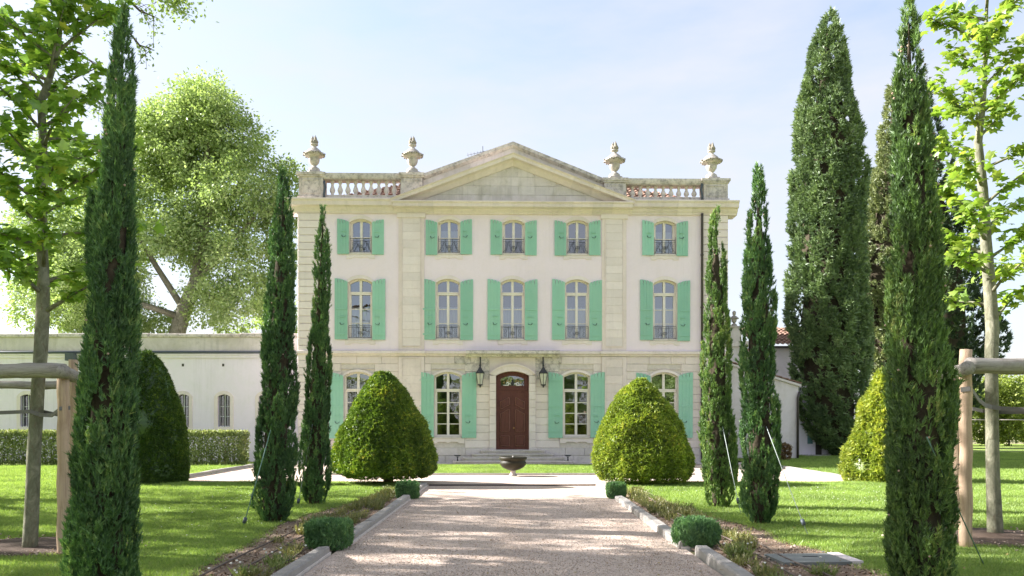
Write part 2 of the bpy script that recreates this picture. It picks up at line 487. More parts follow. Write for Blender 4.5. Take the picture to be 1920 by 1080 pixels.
M['saplleaf'] = foliage('young_plane_leaf', [(0, (0.1495, 0.28, 0.0495)), (0.5, (0.2415, 0.4144, 0.066)), (0.9, (0.3565, 0.504, 0.0935)), (1, (0.575, 0.6048, 0.099))], .6, (.88, 1.12), 1.5, .06, objrand=True)
M['sapr'] = foliage('lime_plane_leaves', [(0, (.15, .27, .04)), (.5, (.24, .37, .06)), (1, (.40, .48, .10))], .55, (.88, 1.12), 1.5, .06)
M['saprleaf'] = foliage('lime_plane_leaf', [(0, (.15, .27, .04)), (.5, (.24, .37, .06)), (1, (.40, .48, .10))], .55, (.88, 1.12), 1.5, .06, objrand=True)
M['far'] = foliage('far_tree_leaves', [(0, (0.169, 0.234, 0.052)), (0.5, (0.26, 0.338, 0.0715)), (1, (0.39, 0.442, 0.117))], .45, (.8, 1.15), .4, .04)

# ------------------------------------------------------------------ foliage tools
def stamp(tv, tf, P, A, Nn, S):
    """copies of a leaf template at points P, long axis A, face normal Nn, size S"""
    A = A / np.maximum(np.linalg.norm(A, axis=1, keepdims=True), 1e-9)
    Nn = Nn - A * (Nn * A).sum(1, keepdims=True)
    Nn = Nn / np.maximum(np.linalg.norm(Nn, axis=1, keepdims=True), 1e-9)
    X = np.cross(A, Nn)
    tv = np.asarray(tv, float)
    S = np.asarray(S, float).reshape(-1, 1, 1)
    V = P[:, None, :] + S * (tv[None, :, 0:1] * X[:, None, :] + tv[None, :, 1:2] * A[:, None, :] + tv[None, :, 2:3] * Nn[:, None, :])
    k = len(tv)
    F = np.asarray(tf)[None, :, :] + (np.arange(len(P)) * k)[:, None, None]
    return V.reshape(-1, 3), F.reshape(-1, F.shape[-1])

def tri_mesh(name, chunks, mat, inner=None):
    """chunks: list of (verts, tri faces, per-face random value)"""
    off, V, F, R = 0, [], [], []
    for v, f, r in chunks:
        V.append(v); F.append(f + off); R.append(r); off += len(v)
    V = np.concatenate(V); F = np.concatenate(F); R = np.concatenate(R)
    me = bpy.data.meshes.new(name)
    me.vertices.add(len(V)); me.loops.add(len(F) * 3); me.polygons.add(len(F))
    me.vertices.foreach_set('co', V.astype(np.float32).ravel())
    me.loops.foreach_set('vertex_index', F.astype(np.int32).ravel())
    me.polygons.foreach_set('loop_start', np.arange(0, len(F) * 3, 3, dtype=np.int32))
    at_ = me.attributes.new('rnd', 'FLOAT', 'FACE')
    at_.data.foreach_set('value', R.astype(np.float32))
    me.materials.append(mat)
    if inner:                                  # the last chunk is the dead inner wood
        me.materials.append(inner)
        mi = np.zeros(len(F), np.int32); mi[-len(chunks[-1][1]):] = 1
        me.polygons.foreach_set('material_index', mi)
    me.update(calc_edges=True)
    return me

def fan(outline, centre):
    v = [centre] + outline
    f = [(0, i, i + 1) for i in range(1, len(outline))] + [(0, len(outline), 1)]
    return v, f

DIAMOND = ([(0, 0, 0), (.32, .5, .06), (0, 1, -.05), (-.32, .5, .06)], [(0, 1, 2), (0, 2, 3)])
OVAL = fan([(0, 0, 0), (.26, .28, .05), (.27, .62, .05), (0, 1, -.08), (-.27, .62, .05), (-.26, .28, .05)], (0, .5, 0))
_h = [(0, 0), (.20, .0), (.50, .10), (.36, .30), (.58, .62), (.26, .60), (0, 1.0)]
_o = _h + [(-x, y) for x, y in reversed(_h[1:-1])]
MAPLE = fan([(x, y, -.35 * x * x - .10 * y * y) for x, y in _o], (0, .42, .03))

def spray(nb, L, w, spread, seed):
    """feathery conifer spray: thin blades fanned along a short stalk, in local x,y(axis),z"""
    r = np.random.default_rng(seed)
    v, f = [], []
    for i in range(nb):
        s = r.uniform(0, .62)
        an = r.normal(0, spread)
        tilt = r.normal(0, spread * .8)
        d = np.array([math.sin(an), math.cos(an) * math.cos(tilt), math.sin(tilt)])
        b = np.array([r.normal(0, .03), s, r.normal(0, .03)])
        l = L * r.uniform(.6, 1.15) * (1 - .3 * s)
        q = r.uniform(0, 2 * PI)
        side = np.cross(d, [math.cos(q), 0.2, math.sin(q)]); side /= np.linalg.norm(side)
        n = len(v)
        v += [b - side * w, b + side * w, b + d * l]
        f += [(n, n + 1, n + 2)]
    return v, f
SPRAYS = [spray(20, .46, .042, .42, s) for s in range(5)]
SPRAYS_BIG = [spray(15, .55, .085, .7, 10 + s) for s in range(5)]
SPRIGS = [spray(9, .70, .13, .8, 20 + s) for s in range(5)]

def scatter_templates(temps, P, A, Nn, S, rv, jit=.25):
    ch = []
    which = rng.integers(0, len(temps), len(P))
    for i, (tv, tf) in enumerate(temps):
        k = which == i
        if not k.any(): continue
        v, f = stamp(tv, tf, P[k], A[k], Nn[k], S[k])
        r = np.clip(np.repeat(rv[k], len(tf)) + rng.normal(0, jit * .5, k.sum() * len(tf)), 0, 1)
        ch.append((v, f, r))
    return ch

def lumps(p, scale, seed):
    return np.array([mnoise.noise(Vector((q[0] * scale + seed * 7.3, q[1] * scale - seed * 3.1, q[2] * scale + seed))) for q in p])

def spindle_crown(name, rows, d, n, temps, size, mat, parent, seed, tilt=.22, lump=.16, lscale=2.4, core=.50, zmin=None, deep=.35, core_mat=None, bright=0.0, plume=None, slim=1.0):
    """crown of a columnar tree from its silhouette rows (py, pxl, pxr) at distance d; axis stays near one line"""
    rows = sorted(rows, key=lambda r: -r[0])
    z = np.array([1.6 - (r[0] - 793) / 1500 * d for r in rows])
    cx = np.array([((r[1] + r[2]) / 2 - 961) / 1500 * d for r in rows])
    rr = np.array([(r[2] - r[1]) / 2 / 1500 * d for r in rows]) * slim
    if zmin is not None and z[0] > zmin:
        z = np.insert(z, 0, zmin); cx = np.insert(cx, 0, cx[0]); rr = np.insert(rr, 0, rr[0] * .7)
    H = np.linspace(z[0], z[-1], 400)
    R = np.interp(H, z, rr)
    pdf = np.maximum(R, .04); pdf = pdf / pdf.sum()
    per = 14 if plume else 1
    m = n // per
    h = rng.choice(H, m, p=pdf) + rng.uniform(-.5, .5, m) * (H[1] - H[0])
    th = rng.uniform(0, 2 * PI, m)
    dep = rng.beta(3.2, 1.1, m)
    tone = rng.normal(0, .12, m)
    if plume:                                  # sprays gathered into upright plumes with gaps between them
        PL, PW = plume
        k = np.repeat(np.arange(m), per)
        s_ = rng.uniform(0, 1, m * per)
        ll = PL * rng.uniform(.6, 1.25, m)[k]
        r0k = np.maximum(np.interp(h[k], z, rr), .03)
        h = h[k] + (s_ - .6) * ll
        th = th[k] + rng.normal(0, 1, m * per) * PW * (1 - .75 * s_) / r0k
        dep = dep[k] + .10 * (s_ - .5) + rng.normal(0, .05, m * per)
        tone = tone[k] + .22 * (s_ - .5)
        n = m * per
    else:
        n = m
    h = np.clip(h, z[0], z[-1] + .05)
    r0 = np.interp(h, z, rr); c0 = np.interp(h, z, cx)
    dirs = np.stack([np.cos(th), np.sin(th), np.zeros(n)], 1)
    pl = np.stack([r0 * dirs[:, 0], r0 * dirs[:, 1], h], 1)
    lm = lumps(pl * np.array([1, 1, .55]), lscale, seed)
    rad = r0 * (1 - deep + deep * np.minimum(dep, 1.12)) * (1 + lump * lm * 1.8) - np.minimum(size * .25, r0 * .22)
    rad = np.maximum(rad, 0)
    P = np.stack([c0 + rad * dirs[:, 0], d + rad * dirs[:, 1], h - size * .35], 1)
    A = np.stack([dirs[:, 0] * tilt, dirs[:, 1] * tilt, np.ones(n)], 1) + rng.normal(0, .17, (n, 3))
    Nn = dirs + rng.normal(0, .5, (n, 3))
    S = size * rng.uniform(.65, 1.25, n)
    rv = np.clip(.42 + bright + .30 * lm + tone + rng.normal(0, .12, n), 0, 1)
    ch = scatter_templates(temps, P, A, Nn, S, rv)
    # dense inner foliage
    nz, na = 60, 22
    hz = np.linspace(z[0] + .05, z[-1] - .1 * (z[-1] - z[0]) * .3, nz)
    cv = []
    for zz in hz:
        rc = np.interp(zz, z, rr) * core * (min(1, max(.12, (z[-1] - zz) / (z[-1] - z[0]) / .30)) if core < .8 else 1); xc = np.interp(zz, z, cx)
        for j in range(na):
            q = 2 * PI * j / na
            g = rc * (1 + .22 * mnoise.noise(Vector((math.cos(q) * 2.2, math.sin(q) * 2.2, zz * 3 / max(rr.max(), .3) * .35 + seed))))
            cv.append((xc + g * math.cos(q), d + g * math.sin(q), zz))
    cf = []
    for i in range(nz - 1):
        for j in range(na):
            a, b = i * na + j, i * na + (j + 1) % na
            cf += [(a, b, b + na), (a, b + na, a + na)]
    cf = np.array(cf)
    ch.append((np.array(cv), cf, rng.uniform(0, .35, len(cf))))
    base = Vector((float(cx[0]), d, 0))
    for k, (v, f, r) in enumerate(ch):
        ch[k] = (v - np.array([base.x, base.y, 0]), f, r)
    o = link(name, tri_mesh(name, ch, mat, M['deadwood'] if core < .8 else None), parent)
    o['kind'] = 'stuff'
    return o

def grid_pts(poly_x0, poly_x1, y0, y1, dens, ok):
    n = int((poly_x1 - poly_x0) * (y1 - y0) * dens)
    p = np.stack([rng.uniform(poly_x0, poly_x1, n), rng.uniform(y0, y1, n)], 1)
    return p[ok(p[:, 0], p[:, 1])]

def gn_scatter(name, pts, z, scales, protos, mat=None, tilt=0.0):
    """one object that stands copies of the prototype meshes on its points"""
    n = len(pts)
    me = bpy.data.meshes.new(name)
    me.vertices.add(n)
    co = np.zeros((n, 3), np.float32); co[:, :2] = pts; co[:, 2] = z
    me.vertices.foreach_set('co', co.ravel())
    ar = me.attributes.new('rot', 'FLOAT_VECTOR', 'POINT')
    rot = np.zeros((n, 3), np.float32); rot[:, 2] = rng.uniform(0, 2 * PI, n); rot[:, :2] = rng.normal(0, tilt, (n, 2)) if tilt else 0
    ar.data.foreach_set('vector', rot.ravel())
    asx = me.attributes.new('scl', 'FLOAT', 'POINT')
    asx.data.foreach_set('value', scales.astype(np.float32))
    ai = me.attributes.new('pick', 'INT', 'POINT')
    ai.data.foreach_set('value', rng.integers(0, len(protos), n).astype(np.int32))
    o = link(name, me)
    ng = bpy.data.node_groups.new(name + '_nodes', 'GeometryNodeTree')
    ng.interface.new_socket('Geometry', in_out='INPUT', socket_type='NodeSocketGeometry')
    ng.interface.new_socket('Geometry', in_out='OUTPUT', socket_type='NodeSocketGeometry')
    gi = ng.nodes.new('NodeGroupInput'); go = ng.nodes.new('NodeGroupOutput')
    ins = ng.nodes.new('GeometryNodeInstanceOnPoints')
    gt = ng.nodes.new('GeometryNodeGeometryToInstance')
    for pr in protos:
        oi = ng.nodes.new('GeometryNodeObjectInfo')
        oi.inputs['Object'].default_value = pr
        oi.transform_space = 'ORIGINAL'
        ng.links.new(oi.outputs['Geometry'], gt.inputs[0])
    def attr(nm, ty):
        a = ng.nodes.new('GeometryNodeInputNamedAttribute'); a.data_type = ty
        a.inputs['Name'].default_value = nm
        return a.outputs['Attribute']
    ng.links.new(gi.outputs[0], ins.inputs['Points'])
    ng.links.new(gt.outputs[0], ins.inputs['Instance'])
    ins.inputs['Pick Instance'].default_value = True
    ng.links.new(attr('pick', 'INT'), ins.inputs['Instance Index'])
    ng.links.new(attr('rot', 'FLOAT_VECTOR'), ins.inputs['Rotation'])
    ng.links.new(attr('scl', 'FLOAT'), ins.inputs['Scale'])
    ng.links.new(ins.outputs[0], go.inputs[0])
    md = o.modifiers.new('scatter', 'NODES'); md.node_group = ng
    o['kind'] = 'stuff'
    return o

# ------------------------------------------------------------------ ground
def sheet_rows(name, ys, xa, xb, z, mat, nx=10, bumpy=0.0):
    vs, fs = [], []
    for y in ys:
        a, b = xa(y), xb(y)
        for i in range(nx + 1):
            x = a + (b - a) * i / nx
            vs.append((x, y, z + bumpy * mnoise.noise(Vector((x * 1.7, y * 1.7, 0)))))
    for j in range(len(ys) - 1):
        for i in range(nx):
            k = j * (nx + 1) + i
            fs.append((k, k + 1, k + nx + 2, k + nx + 1))
    mb = MB().add(vs, fs)
    o = mb.build(name, mat)
    o['kind'] = 'structure'
    return o

def lerp_tab(tab):
    xs, ys = zip(*tab)
    return lambda v: float(np.interp(v, xs, ys))
def wob(y, s): return .13 * mnoise.noise(Vector((y * .9, s, 0))) + .06 * mnoise.noise(Vector((y * 3.7, s, 5)))
_le = lerp_tab([(-12, 3.3), (8, 3.35), (10, 3.5), (12, 3.62), (13.6, 3.55), (15, 3.35), (17, 3.0), (19, 2.75), (21.5, 2.55)])
_re = lerp_tab([(-12, 3.6), (8, 3.85), (9.5, 3.95), (11, 3.7), (12.6, 3.6), (14, 3.25), (17, 2.95), (19, 2.75), (21.5, 2.6)])
L_EDGE = lambda y: -(_le(y) + wob(y, 1))
R_EDGE = lambda y: _re(y) + wob(y, 9)

ysg = [-400, -60, -20, 0, 20, 40, 60, 90, 150, 400, 1400]
sheet_rows('ground', ysg, lambda y: -900, lambda y: 900, -.03, M['field'], 12)
GX = 9.45
ysd = list(np.arange(-14, 20.6, .5))
sheet_rows('gravel_drive', ysd, lambda y: -2.20, lambda y: 2.20, 0, M['gravel'], 8, .012)
sheet_rows('gravel_forecourt', list(np.linspace(20.5, 32.4, 26)), lambda y: -GX - .1, lambda y: GX + .1, .001, M['gravel'], 20, .01)
ysb = list(np.arange(-12, 20.4, .4))
sheet_rows('planting_bed', ysb, lambda y: -4.3, lambda y: -2.25, .012, M['soil'], 10, .02)
sheet_rows('planting_bed', ysb, lambda y: 2.25, lambda y: 4.5, .012, M['soil'], 10, .02)
ysl = list(np.arange(-12, 20.81, .2))
sheet_rows('lawn', ysl + [21.3], lambda y: -60, lambda y: L_EDGE(y), .026, M['lawn'], 60, .012)
sheet_rows('lawn', ysl + [21.3], lambda y: R_EDGE(y), lambda y: 60, .026, M['lawn'], 60, .012)
sheet_rows('lawn', list(np.linspace(21.3, 32.6, 14)), lambda y: -60, lambda y: -GX, .022, M['lawn'], 40, .01)
sheet_rows('lawn', list(np.linspace(21.3, 60, 24)), lambda y: GX + .25 * max(0, (25 - y) / 4), lambda y: 90, .022, M['lawn'], 50, .01)
sheet_rows('lawn', [24.75, 26, 28, 30.1], lambda y: -5.6, lambda y: 5.6, .024, M['lawn'], 12, .008)
sheet_rows('pavement', [30.75, 31.4, 32.3], lambda y: -8.9, lambda y: 9.0, .02, M['limegrey'], 14, .003)

# stone edging rows: each row is a bed strip that carries its single stones
KERBMESH = []
def kerb_mesh(L, w, h, seed):
    r = random.Random(seed)
    mb = MB()
    n = 5
    vs = []
    prof = [(0, 0), (0, h * .82), (w * .14, h), (w * .86, h * 1.0), (w, h * .86), (w, 0)]
    for i in range(n + 1):
        y = L * i / n
        e = .5 if i in (0, n) else 1
        for (x, z) in prof:
            vs.append((x + r.uniform(-.006, .006), y + (r.uniform(-.01, .01)), z * (1 - .06 * (e < 1)) + (r.uniform(-.008, .008) if z > 0 else -.03)))
    fs = []
    m = len(prof)
    for i in range(n):
        for j in range(m - 1):
            a = i * m + j
            fs.append((a, a + 1, a + m + 1, a + m))
    fs += [tuple(range(m - 1, -1, -1)), tuple(range(n * m, n * m + m))]
    mb.add(vs, fs, 0, False)
    return mb.mesh('kerb_stone', M['kerb'])
for s in range(4): KERBMESH.append(kerb_mesh(1.18, .16, .105, s))
def kerb_run(name, p0, p1, off=0.0):
    p0, p1 = Vector((*p0, 0)), Vector((*p1, 0))
    d = (p1 - p0); L = d.length; u = d.normalized()
    rz = math.atan2(-u.x, u.y)
    mb = MB().box(.02, .18, 0, L, -.03, .03)
    par = mb.build(name, M['joint'], None, loc=p0, rot=(0, 0, rz))
    par['kind'] = 'structure'
    n = max(1, round(L / 2.1))
    for i in range(n):
        o = link('kerb_stone', KERBMESH[(i * 7 + int(p0.x * 10)) % 4], par, (random.uniform(-.004, .004), i * L / n + .003, random.uniform(-.005, .005)),
                 (random.uniform(-.003, .003), random.uniform(-.015, .015), random.uniform(-.004, .004)), (1, (L / n - .005) / 1.18, 1))
    return par
for sx in (-1, 1):
    a = -2.29 if sx < 0 else 2.12
    kerb_run('kerb', (a - .10 * (sx < 0) + .10 * (sx > 0), -4), (a - .10 * (sx < 0) + .10 * (sx > 0), 9.75))
    kerb_run('kerb', (a, 10.15), (a, 16.6))
    kerb_run('kerb', (a + .03 * sx, 16.9), (a + .03 * sx, 20.3))
    # curb lines round the forecourt
    kerb_run('kerb', (-GX - .1 if sx < 0 else GX - .05, 22.3), (-GX - .1 if sx < 0 else GX - .05, 30.2))
E0 = MB().box(-2.12, 2.12, 20.36, 20.42, -.03, .035).build('drive_edging', M['pipe']); E0['kind'] = 'structure'
E1 = MB().box(-5.62, 5.62, 24.62, 24.74, -.02, .05).build('lawn_edging', M['kerb']); E1['kind'] = 'structure'

# ------------------------------------------------------------------ the house
K = 46.875
def X(px): return (px - 961) / K
def Z(py): return (868 - py) / K
house = empty('country_house', (0, 32, 0), math.radians(1.3), 'three storey pale stone country house with green shutters, pediment and balustrade', 'house')
HX0, HX1 = X(562), X(1367)
ZC = Z(402)                                 # underside of the cornice
GZ = Z(668)                                 # top of the ground floor facing

OPS = {0: [], 1: [], 2: []}
for c in (672, 840, 1081, 1247): OPS[0].append(dict(cx=X(c), hw=.535, zb=Z(819), zs=Z(705), rise=.16))
DOOR = dict(cx=X(961), hw=.66, zb=Z(843), zs=Z(704), rise=.17, door=True)
OPS[0].insert(2, DOOR)
for c in (676.5, 840, 961, 1082, 1248): OPS[1].append(dict(cx=X(c), hw=.47, zb=Z(636), zs=Z(530.5), rise=.15))
for c in (677.5, 842, 963, 1083, 1248): OPS[2].append(dict(cx=X(c), hw=.435, zb=Z(476), zs=Z(418.5), rise=.135))

def arc(cx, hw, zs, rise, n=10):
    R = (hw * hw + rise * rise) / (2 * rise)
    a = math.asin(hw / R)
    return [(cx + R * math.sin(t), zs + rise - R + R * math.cos(t)) for t in np.linspace(-a, a, n + 1)]

def wall_band(mb, x0, x1, z0, z1, y, ops, reveal, m=0, mr=0):
    cur = x0
    def quad(a, b, c, d, mm=m): mb.add([a, b, c, d], [(0, 1, 2, 3)], mm)
    for o in sorted(ops, key=lambda o: o['cx']):
        a, b = o['cx'] - o['hw'], o['cx'] + o['hw']
        quad((cur, y, z0), (a, y, z0), (a, y, z1), (cur, y, z1))
        if o['zb'] > z0: quad((a, y, z0), (b, y, z0), (b, y, o['zb']), (a, y, o['zb']))
        ps = arc(o['cx'], o['hw'], o['zs'], o['rise'])
        for p, q in zip(ps[:-1], ps[1:]):
            quad((p[0], y, p[1]), (q[0], y, q[1]), (q[0], y, z1), (p[0], y, z1))
            quad((p[0], y + reveal, p[1]), (q[0], y + reveal, q[1]), (q[0], y, q[1]), (p[0], y, p[1]), mr)
        quad((a, y, o['zb']), (a, y, o['zs']), (a, y + reveal, o['zs']), (a, y + reveal, o['zb']), mr)
        quad((b, y, o['zb']), (b, y + reveal, o['zb']), (b, y + reveal, o['zs']), (b, y, o['zs']), mr)
        quad((a, y, o['zb']), (a, y + reveal, o['zb']), (b, y + reveal, o['zb']), (b, y, o['zb']), mr)
        cur = b
    quad((cur, y, z0), (x1, y, z0), (x1, y, z1), (cur, y, z1))

REV = .26
mb = MB()
wall_band(mb, HX0 + .03, HX1 - .03, GZ, Z(500), 0, OPS[1], REV, 0, 1)
wall_band(mb, HX0 + .03, HX1 - .03, Z(500), Z(372), 0, OPS[2], REV, 0, 1)
HD = 13.0
for (a, b) in ((HX0 + .03, 0), (HX1 - .03, 1)):
    mb.add([(a, 0, 0), (a, HD, 0), (a, HD, Z(372)), (a, 0, Z(372))], [(0, 1, 2, 3)] if b else [(3, 2, 1, 0)])
mb.add([(HX0 + .03, HD, 0), (HX1 - .03, HD, 0), (HX1 - .03, HD, Z(372)), (HX0 + .03, HD, Z(372))], [(3, 2, 1, 0)])
mb.build('plaster_wall', [M['stucco'], M['limeclean']], house)
mb = MB()
wall_band(mb, HX0 + .02, HX1 - .02, 0, GZ, .035, OPS[0], REV - .03, 0, 1)
mb.build('stone_wall', [M['joint'], M['limeclean']], house)
# rooms behind the windows
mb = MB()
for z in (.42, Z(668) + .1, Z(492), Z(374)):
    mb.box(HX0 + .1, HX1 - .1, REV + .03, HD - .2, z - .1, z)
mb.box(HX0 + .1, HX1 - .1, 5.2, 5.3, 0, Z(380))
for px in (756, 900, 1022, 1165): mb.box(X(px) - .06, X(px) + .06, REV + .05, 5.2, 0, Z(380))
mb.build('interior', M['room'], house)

def block(x0, x1, y0, z0, z1, mat, name='ashlar_block', depth=.12, c=.008, parent=None):
    mb = MB().cbox(-(x1 - x0) / 2, (x1 - x0) / 2, 0, depth, -(z1 - z0) / 2, (z1 - z0) / 2, c)
    return mb.build(name, mat, parent or house, loc=((x0 + x1) / 2, y0, (z0 + z1) / 2))

# ground floor ashlar
rr_ = random.Random(3)
PIL = [(X(748), X(796)), (X(1129), X(1175))]
QL, QR = (HX0, X(611)), (X(1321), HX1)
courses = [0, .30, .60] + list(np.linspace(.60, GZ, 13)[1:])
for ci in range(len(courses) - 1):
    z0, z1 = courses[ci], courses[ci + 1]
    ex = [QL, QR] + PIL + [(X(918), X(1004))]
    for o in OPS[0]:
        if o is DOOR: continue
        if z1 > o['zb'] - .30 and z0 < o['zs'] + o['rise'] + .12:
            ex.append((o['cx'] - o['hw'] - .14, o['cx'] + o['hw'] + .14))
    ex.sort()
    cur = HX0
    spans = []
    for a, b in ex:
        if a > cur + .03: spans.append((cur, a))
        cur = max(cur, b)
    for a, b in spans:
        n = max(1, round((b - a) / (1.05 if ci < 2 else .86)))
        e = [a + (b - a) * i / n for i in range(n + 1)]
        for i in range(1, n): e[i] += rr_.uniform(-.18, .18) * (b - a) / n + (.22 * (b - a) / n if ci % 2 else -.2 * (b - a) / n)
        for p, q in zip(e[:-1], e[1:]):
            pr = -.03 if ci < 2 else 0
            block(p + .004, q - .004, pr + rr_.uniform(-.004, .004), z0 + .004, z1 - .004, M['limegrey'] if ci < 2 else M['limeclean'] if abs((p + q) / 2) < 1.9 and z1 < 2.0 else M['limeweather'] if abs((p + q) / 2) < 2.0 and z0 > 3.3 else M['lime'])
# quoins
nq = 34
for (a, b) in (QL, QR):
    for i in range(nq):
        z0, z1 = ZC * i / nq, ZC * (i + 1) / nq
        block(a - .02, b + .0, -.055 + rr_.uniform(-.003, .003), z0 + .007, z1 - .007, M['limeclean'] if i > 4 else M['limegrey'], 'quoin_stone', .2, .014)
# flat pilasters with raised borders, one for each floor zone
for (a, b) in PIL:
    for (z0, z1) in ((.62, GZ - .02), (Z(658), ZC)):
        mb = MB()
        mb.box(a, b, -.045, .03, z0, z1)
        w = .15
        mb.box(a + w - .03, a + w, -.075, -.043, z0 + .2, z1 - .08); mb.box(b - w, b - w + .03, -.075, -.043, z0 + .2, z1 - .08)
        mb.box(a + w - .03, b - w + .03, -.0749, -.043, z0 + .17, z0 + .2); mb.box(a + w - .03, b - w + .03, -.0749, -.043, z1 - .08, z1 - .05)
        p = mb.build('pilaster', M['lime'], house)
        nb = round((z1 - z0 - .3) / .33)
        for i in range(nb):
            u0 = z0 + .2 + (z1 - z0 - .28) * i / nb; u1 = z0 + .2 + (z1 - z0 - .28) * (i + 1) / nb
            block(a + w + .004, b - w - .004, -.057 + rr_.uniform(-.002, .002), u0 + .003, u1 - .003, M['limeclean'] if z0 > 2 else M['lime'], 'pilaster_stone', .03, .004, p)
    MB().box(a - .04, b + .04, -.085, .0, 0, .62).build('pilaster_base', M['limegrey'], house)
    MB().box(a - .05, b + .05, -.10, .0, ZC - .17, ZC - .002).build('pilaster_cap', M['limeclean'], house)

def run_profile(mb, prof, x0, x1, m=0, cl=True, cr=True):
    """profile (y, z) pushed along x; y negative = towards the drive"""
    n = len(prof)
    vs = [(x0, y, z) for y, z in prof] + [(x1, y, z) for y, z in prof]
    fs = [(i, (i + 1) % n, n + (i + 1) % n, n + i) for i in range(n)]
    fs += [tuple(range(n - 1, -1, -1)), tuple(range(n, 2 * n))]
    mb.add(vs, fs, m)
def string_prof(z, p, h):
    return [(.02, z), (-p * .35, z), (-p * .45, z + h * .3), (-p, z + h * .45), (-p, z + h * .9), (-p * .8, z + h), (.02, z + h)]
segs = [(HX0 - .05, PIL[0][0] - .06, .13), (PIL[0][0] - .06, PIL[0][1] + .06, .19), (PIL[0][1] + .06, X(874), .13),
        (X(1049), PIL[1][0] - .06, .13), (PIL[1][0] - .06, PIL[1][1] + .06, .19), (PIL[1][1] + .06, HX1 + .05, .13)]
for a, b, p in segs:
    mb = MB(); run_profile(mb, string_prof(GZ, p, .21), a, b)
    mb.build('string_course', M['lime'], house)
mb = MB(); run_profile(mb, string_prof(GZ - .03, .42, .24), X(874) + .002, X(1049) - .002)
mb.build('door_hood', M['limeweather'], house)

# cornice, pediment, parapet
ZT = Z(378)
def cornice_prof(z0, z1, p):
    h = z1 - z0
    return [(.05, z0), (-.07, z0), (-.09, z0 + h * .12), (-.16, z0 + h * .26), (-.20, z0 + h * .42), (-p, z0 + h * .50), (-p - .02, z0 + h * .78), (-p - .08, z0 + h * .9), (-p - .08, z1), (.6, z1 + .02), (.6, z0)]
PX0, PX1 = X(735), X(1189)
for a, b in ((X(546), PX0 + .1), (PX1 - .1, X(1384))):
    n = 7
    for i in range(n):
        mb = MB(); run_profile(mb, cornice_prof(ZC, ZT, .34), a + (b - a) * i / n + .002, a + (b - a) * (i + 1) / n - .002)
        mb.build('cornice_stone', M['lime'], house)
for sx, xx in ((-1, HX0), (1, HX1)):                      # returns along the sides
    mb = MB()
    pf = cornice_prof(ZC, ZT, .34)
    n = len(pf)
    vs = [(xx - sx * y, yy, z) for yy in (-.0, HD) for y, z in pf]
    fs = [(i, (i + 1) % n, n + (i + 1) % n, n + i) for i in range(n)] + [tuple(range(n)), tuple(range(2 * n - 1, n - 1, -1))]
    mb.add(vs, fs); mb.build('side_cornice', M['limeweather'], house)
n = 12
for i in range(n):
    a, b = PX0 + .1 + (PX1 - PX0 - .2) * i / n, PX0 + .1 + (PX1 - PX0 - .2) * (i + 1) / n
    mb = MB(); run_profile(mb, cornice_prof(ZC - .01, Z(383), .44), a + .002, b - .002)
    mb.build('cornice_stone', M['lime'], house)
AX, AZ = X(962), Z(294)
SL = (AZ - Z(379)) / (AX - PX0)
# tympanum stones
zt0 = Z(383)
nc = 5
hc = .36
for i in range(nc):
    z0 = zt0 + i * hc; z1 = z0 + hc
    hw0 = max(0, (AZ - .22 - z0) / SL); hw1 = max(0, (AZ - .22 - z1) / SL)
    if hw0 < .1: break
    k = max(1, round(2 * hw0 / .72))
    e = [-hw0 + 2 * hw0 * j / k for j in range(k + 1)]
    for j in range(1, k): e[j] += rr_.uniform(-.1, .1) + (.15 if i % 2 else -.15)
    for a, b in zip(e[:-1], e[1:]):
        ta, tb = max(a, -hw1), min(b, hw1)
        g = .004
        a2, b2 = a + g, b - g
        if ta > a + .001: ta = max(ta, a2)
        else: ta = a2
        tb = max(ta + .01, min(tb, b2)) if tb < b - .001 else b2
        if tb <= ta: tb = ta + .01
        poly = [(AX + a2, z0 + g), (AX + b2, z0 + g), (AX + tb, z1 - g), (AX + ta, z1 - g)]
        MB().prism(poly, -.03 + rr_.uniform(-.006, .006), .1).build('tympanum_stone', M['limegrey'], house)
MB().prism([(PX0 + .3, zt0 + .02), (PX1 - .3, zt0 + .02), (AX, AZ - .08)], .0, .3).build('tympanum_backing', M['joint'], house)
# raking cornice: two sloped mouldings of stones
def raking(xe, ze, xa, za, prof, name, mat, k):
    d = Vector((xa - xe, 0, za - ze)); L = d.length; u = d / L
    nrm = Vector((-u.z, 0, u.x)) if u.x > 0 else Vector((u.z, 0, -u.x))
    for i in range(k):
        vs = []
        for s in (i / k, (i + 1) / k):
            for (y, h) in prof:
                t = s
                p = Vector((xe, 0, ze)) + d * t + nrm * h
                if s in (0.0, 1.0) and h != 0 and s == 1.0:      # mitre at the apex: slide along the slope to x = xa
                    p = p + u * ((xa - p.x) / u.x)
                vs.append((p.x, y, p.z))
        n = len(prof)
        fs = [(j, (j + 1) % n, n + (j + 1) % n, n + j) for j in range(n)] + [tuple(range(n - 1, -1, -1)), tuple(range(n, 2 * n))]
        if u.x < 0: fs = [tuple(reversed(f)) for f in fs]
        MB().add(vs, fs).build(name, mat, house)
rp = [(.05, -.36), (-.08, -.36), (-.13, -.30), (-.19, -.22), (-.24, -.18), (-.44, -.15), (-.46, -.05), (-.52, 0), (.3, .02)]
raking(PX0, Z(380), AX, AZ, rp, 'raking_cornice_stone', M['lime'], 6)
raking(PX1, Z(380), AX, AZ, rp, 'raking_cornice_stone', M['lime'], 6)
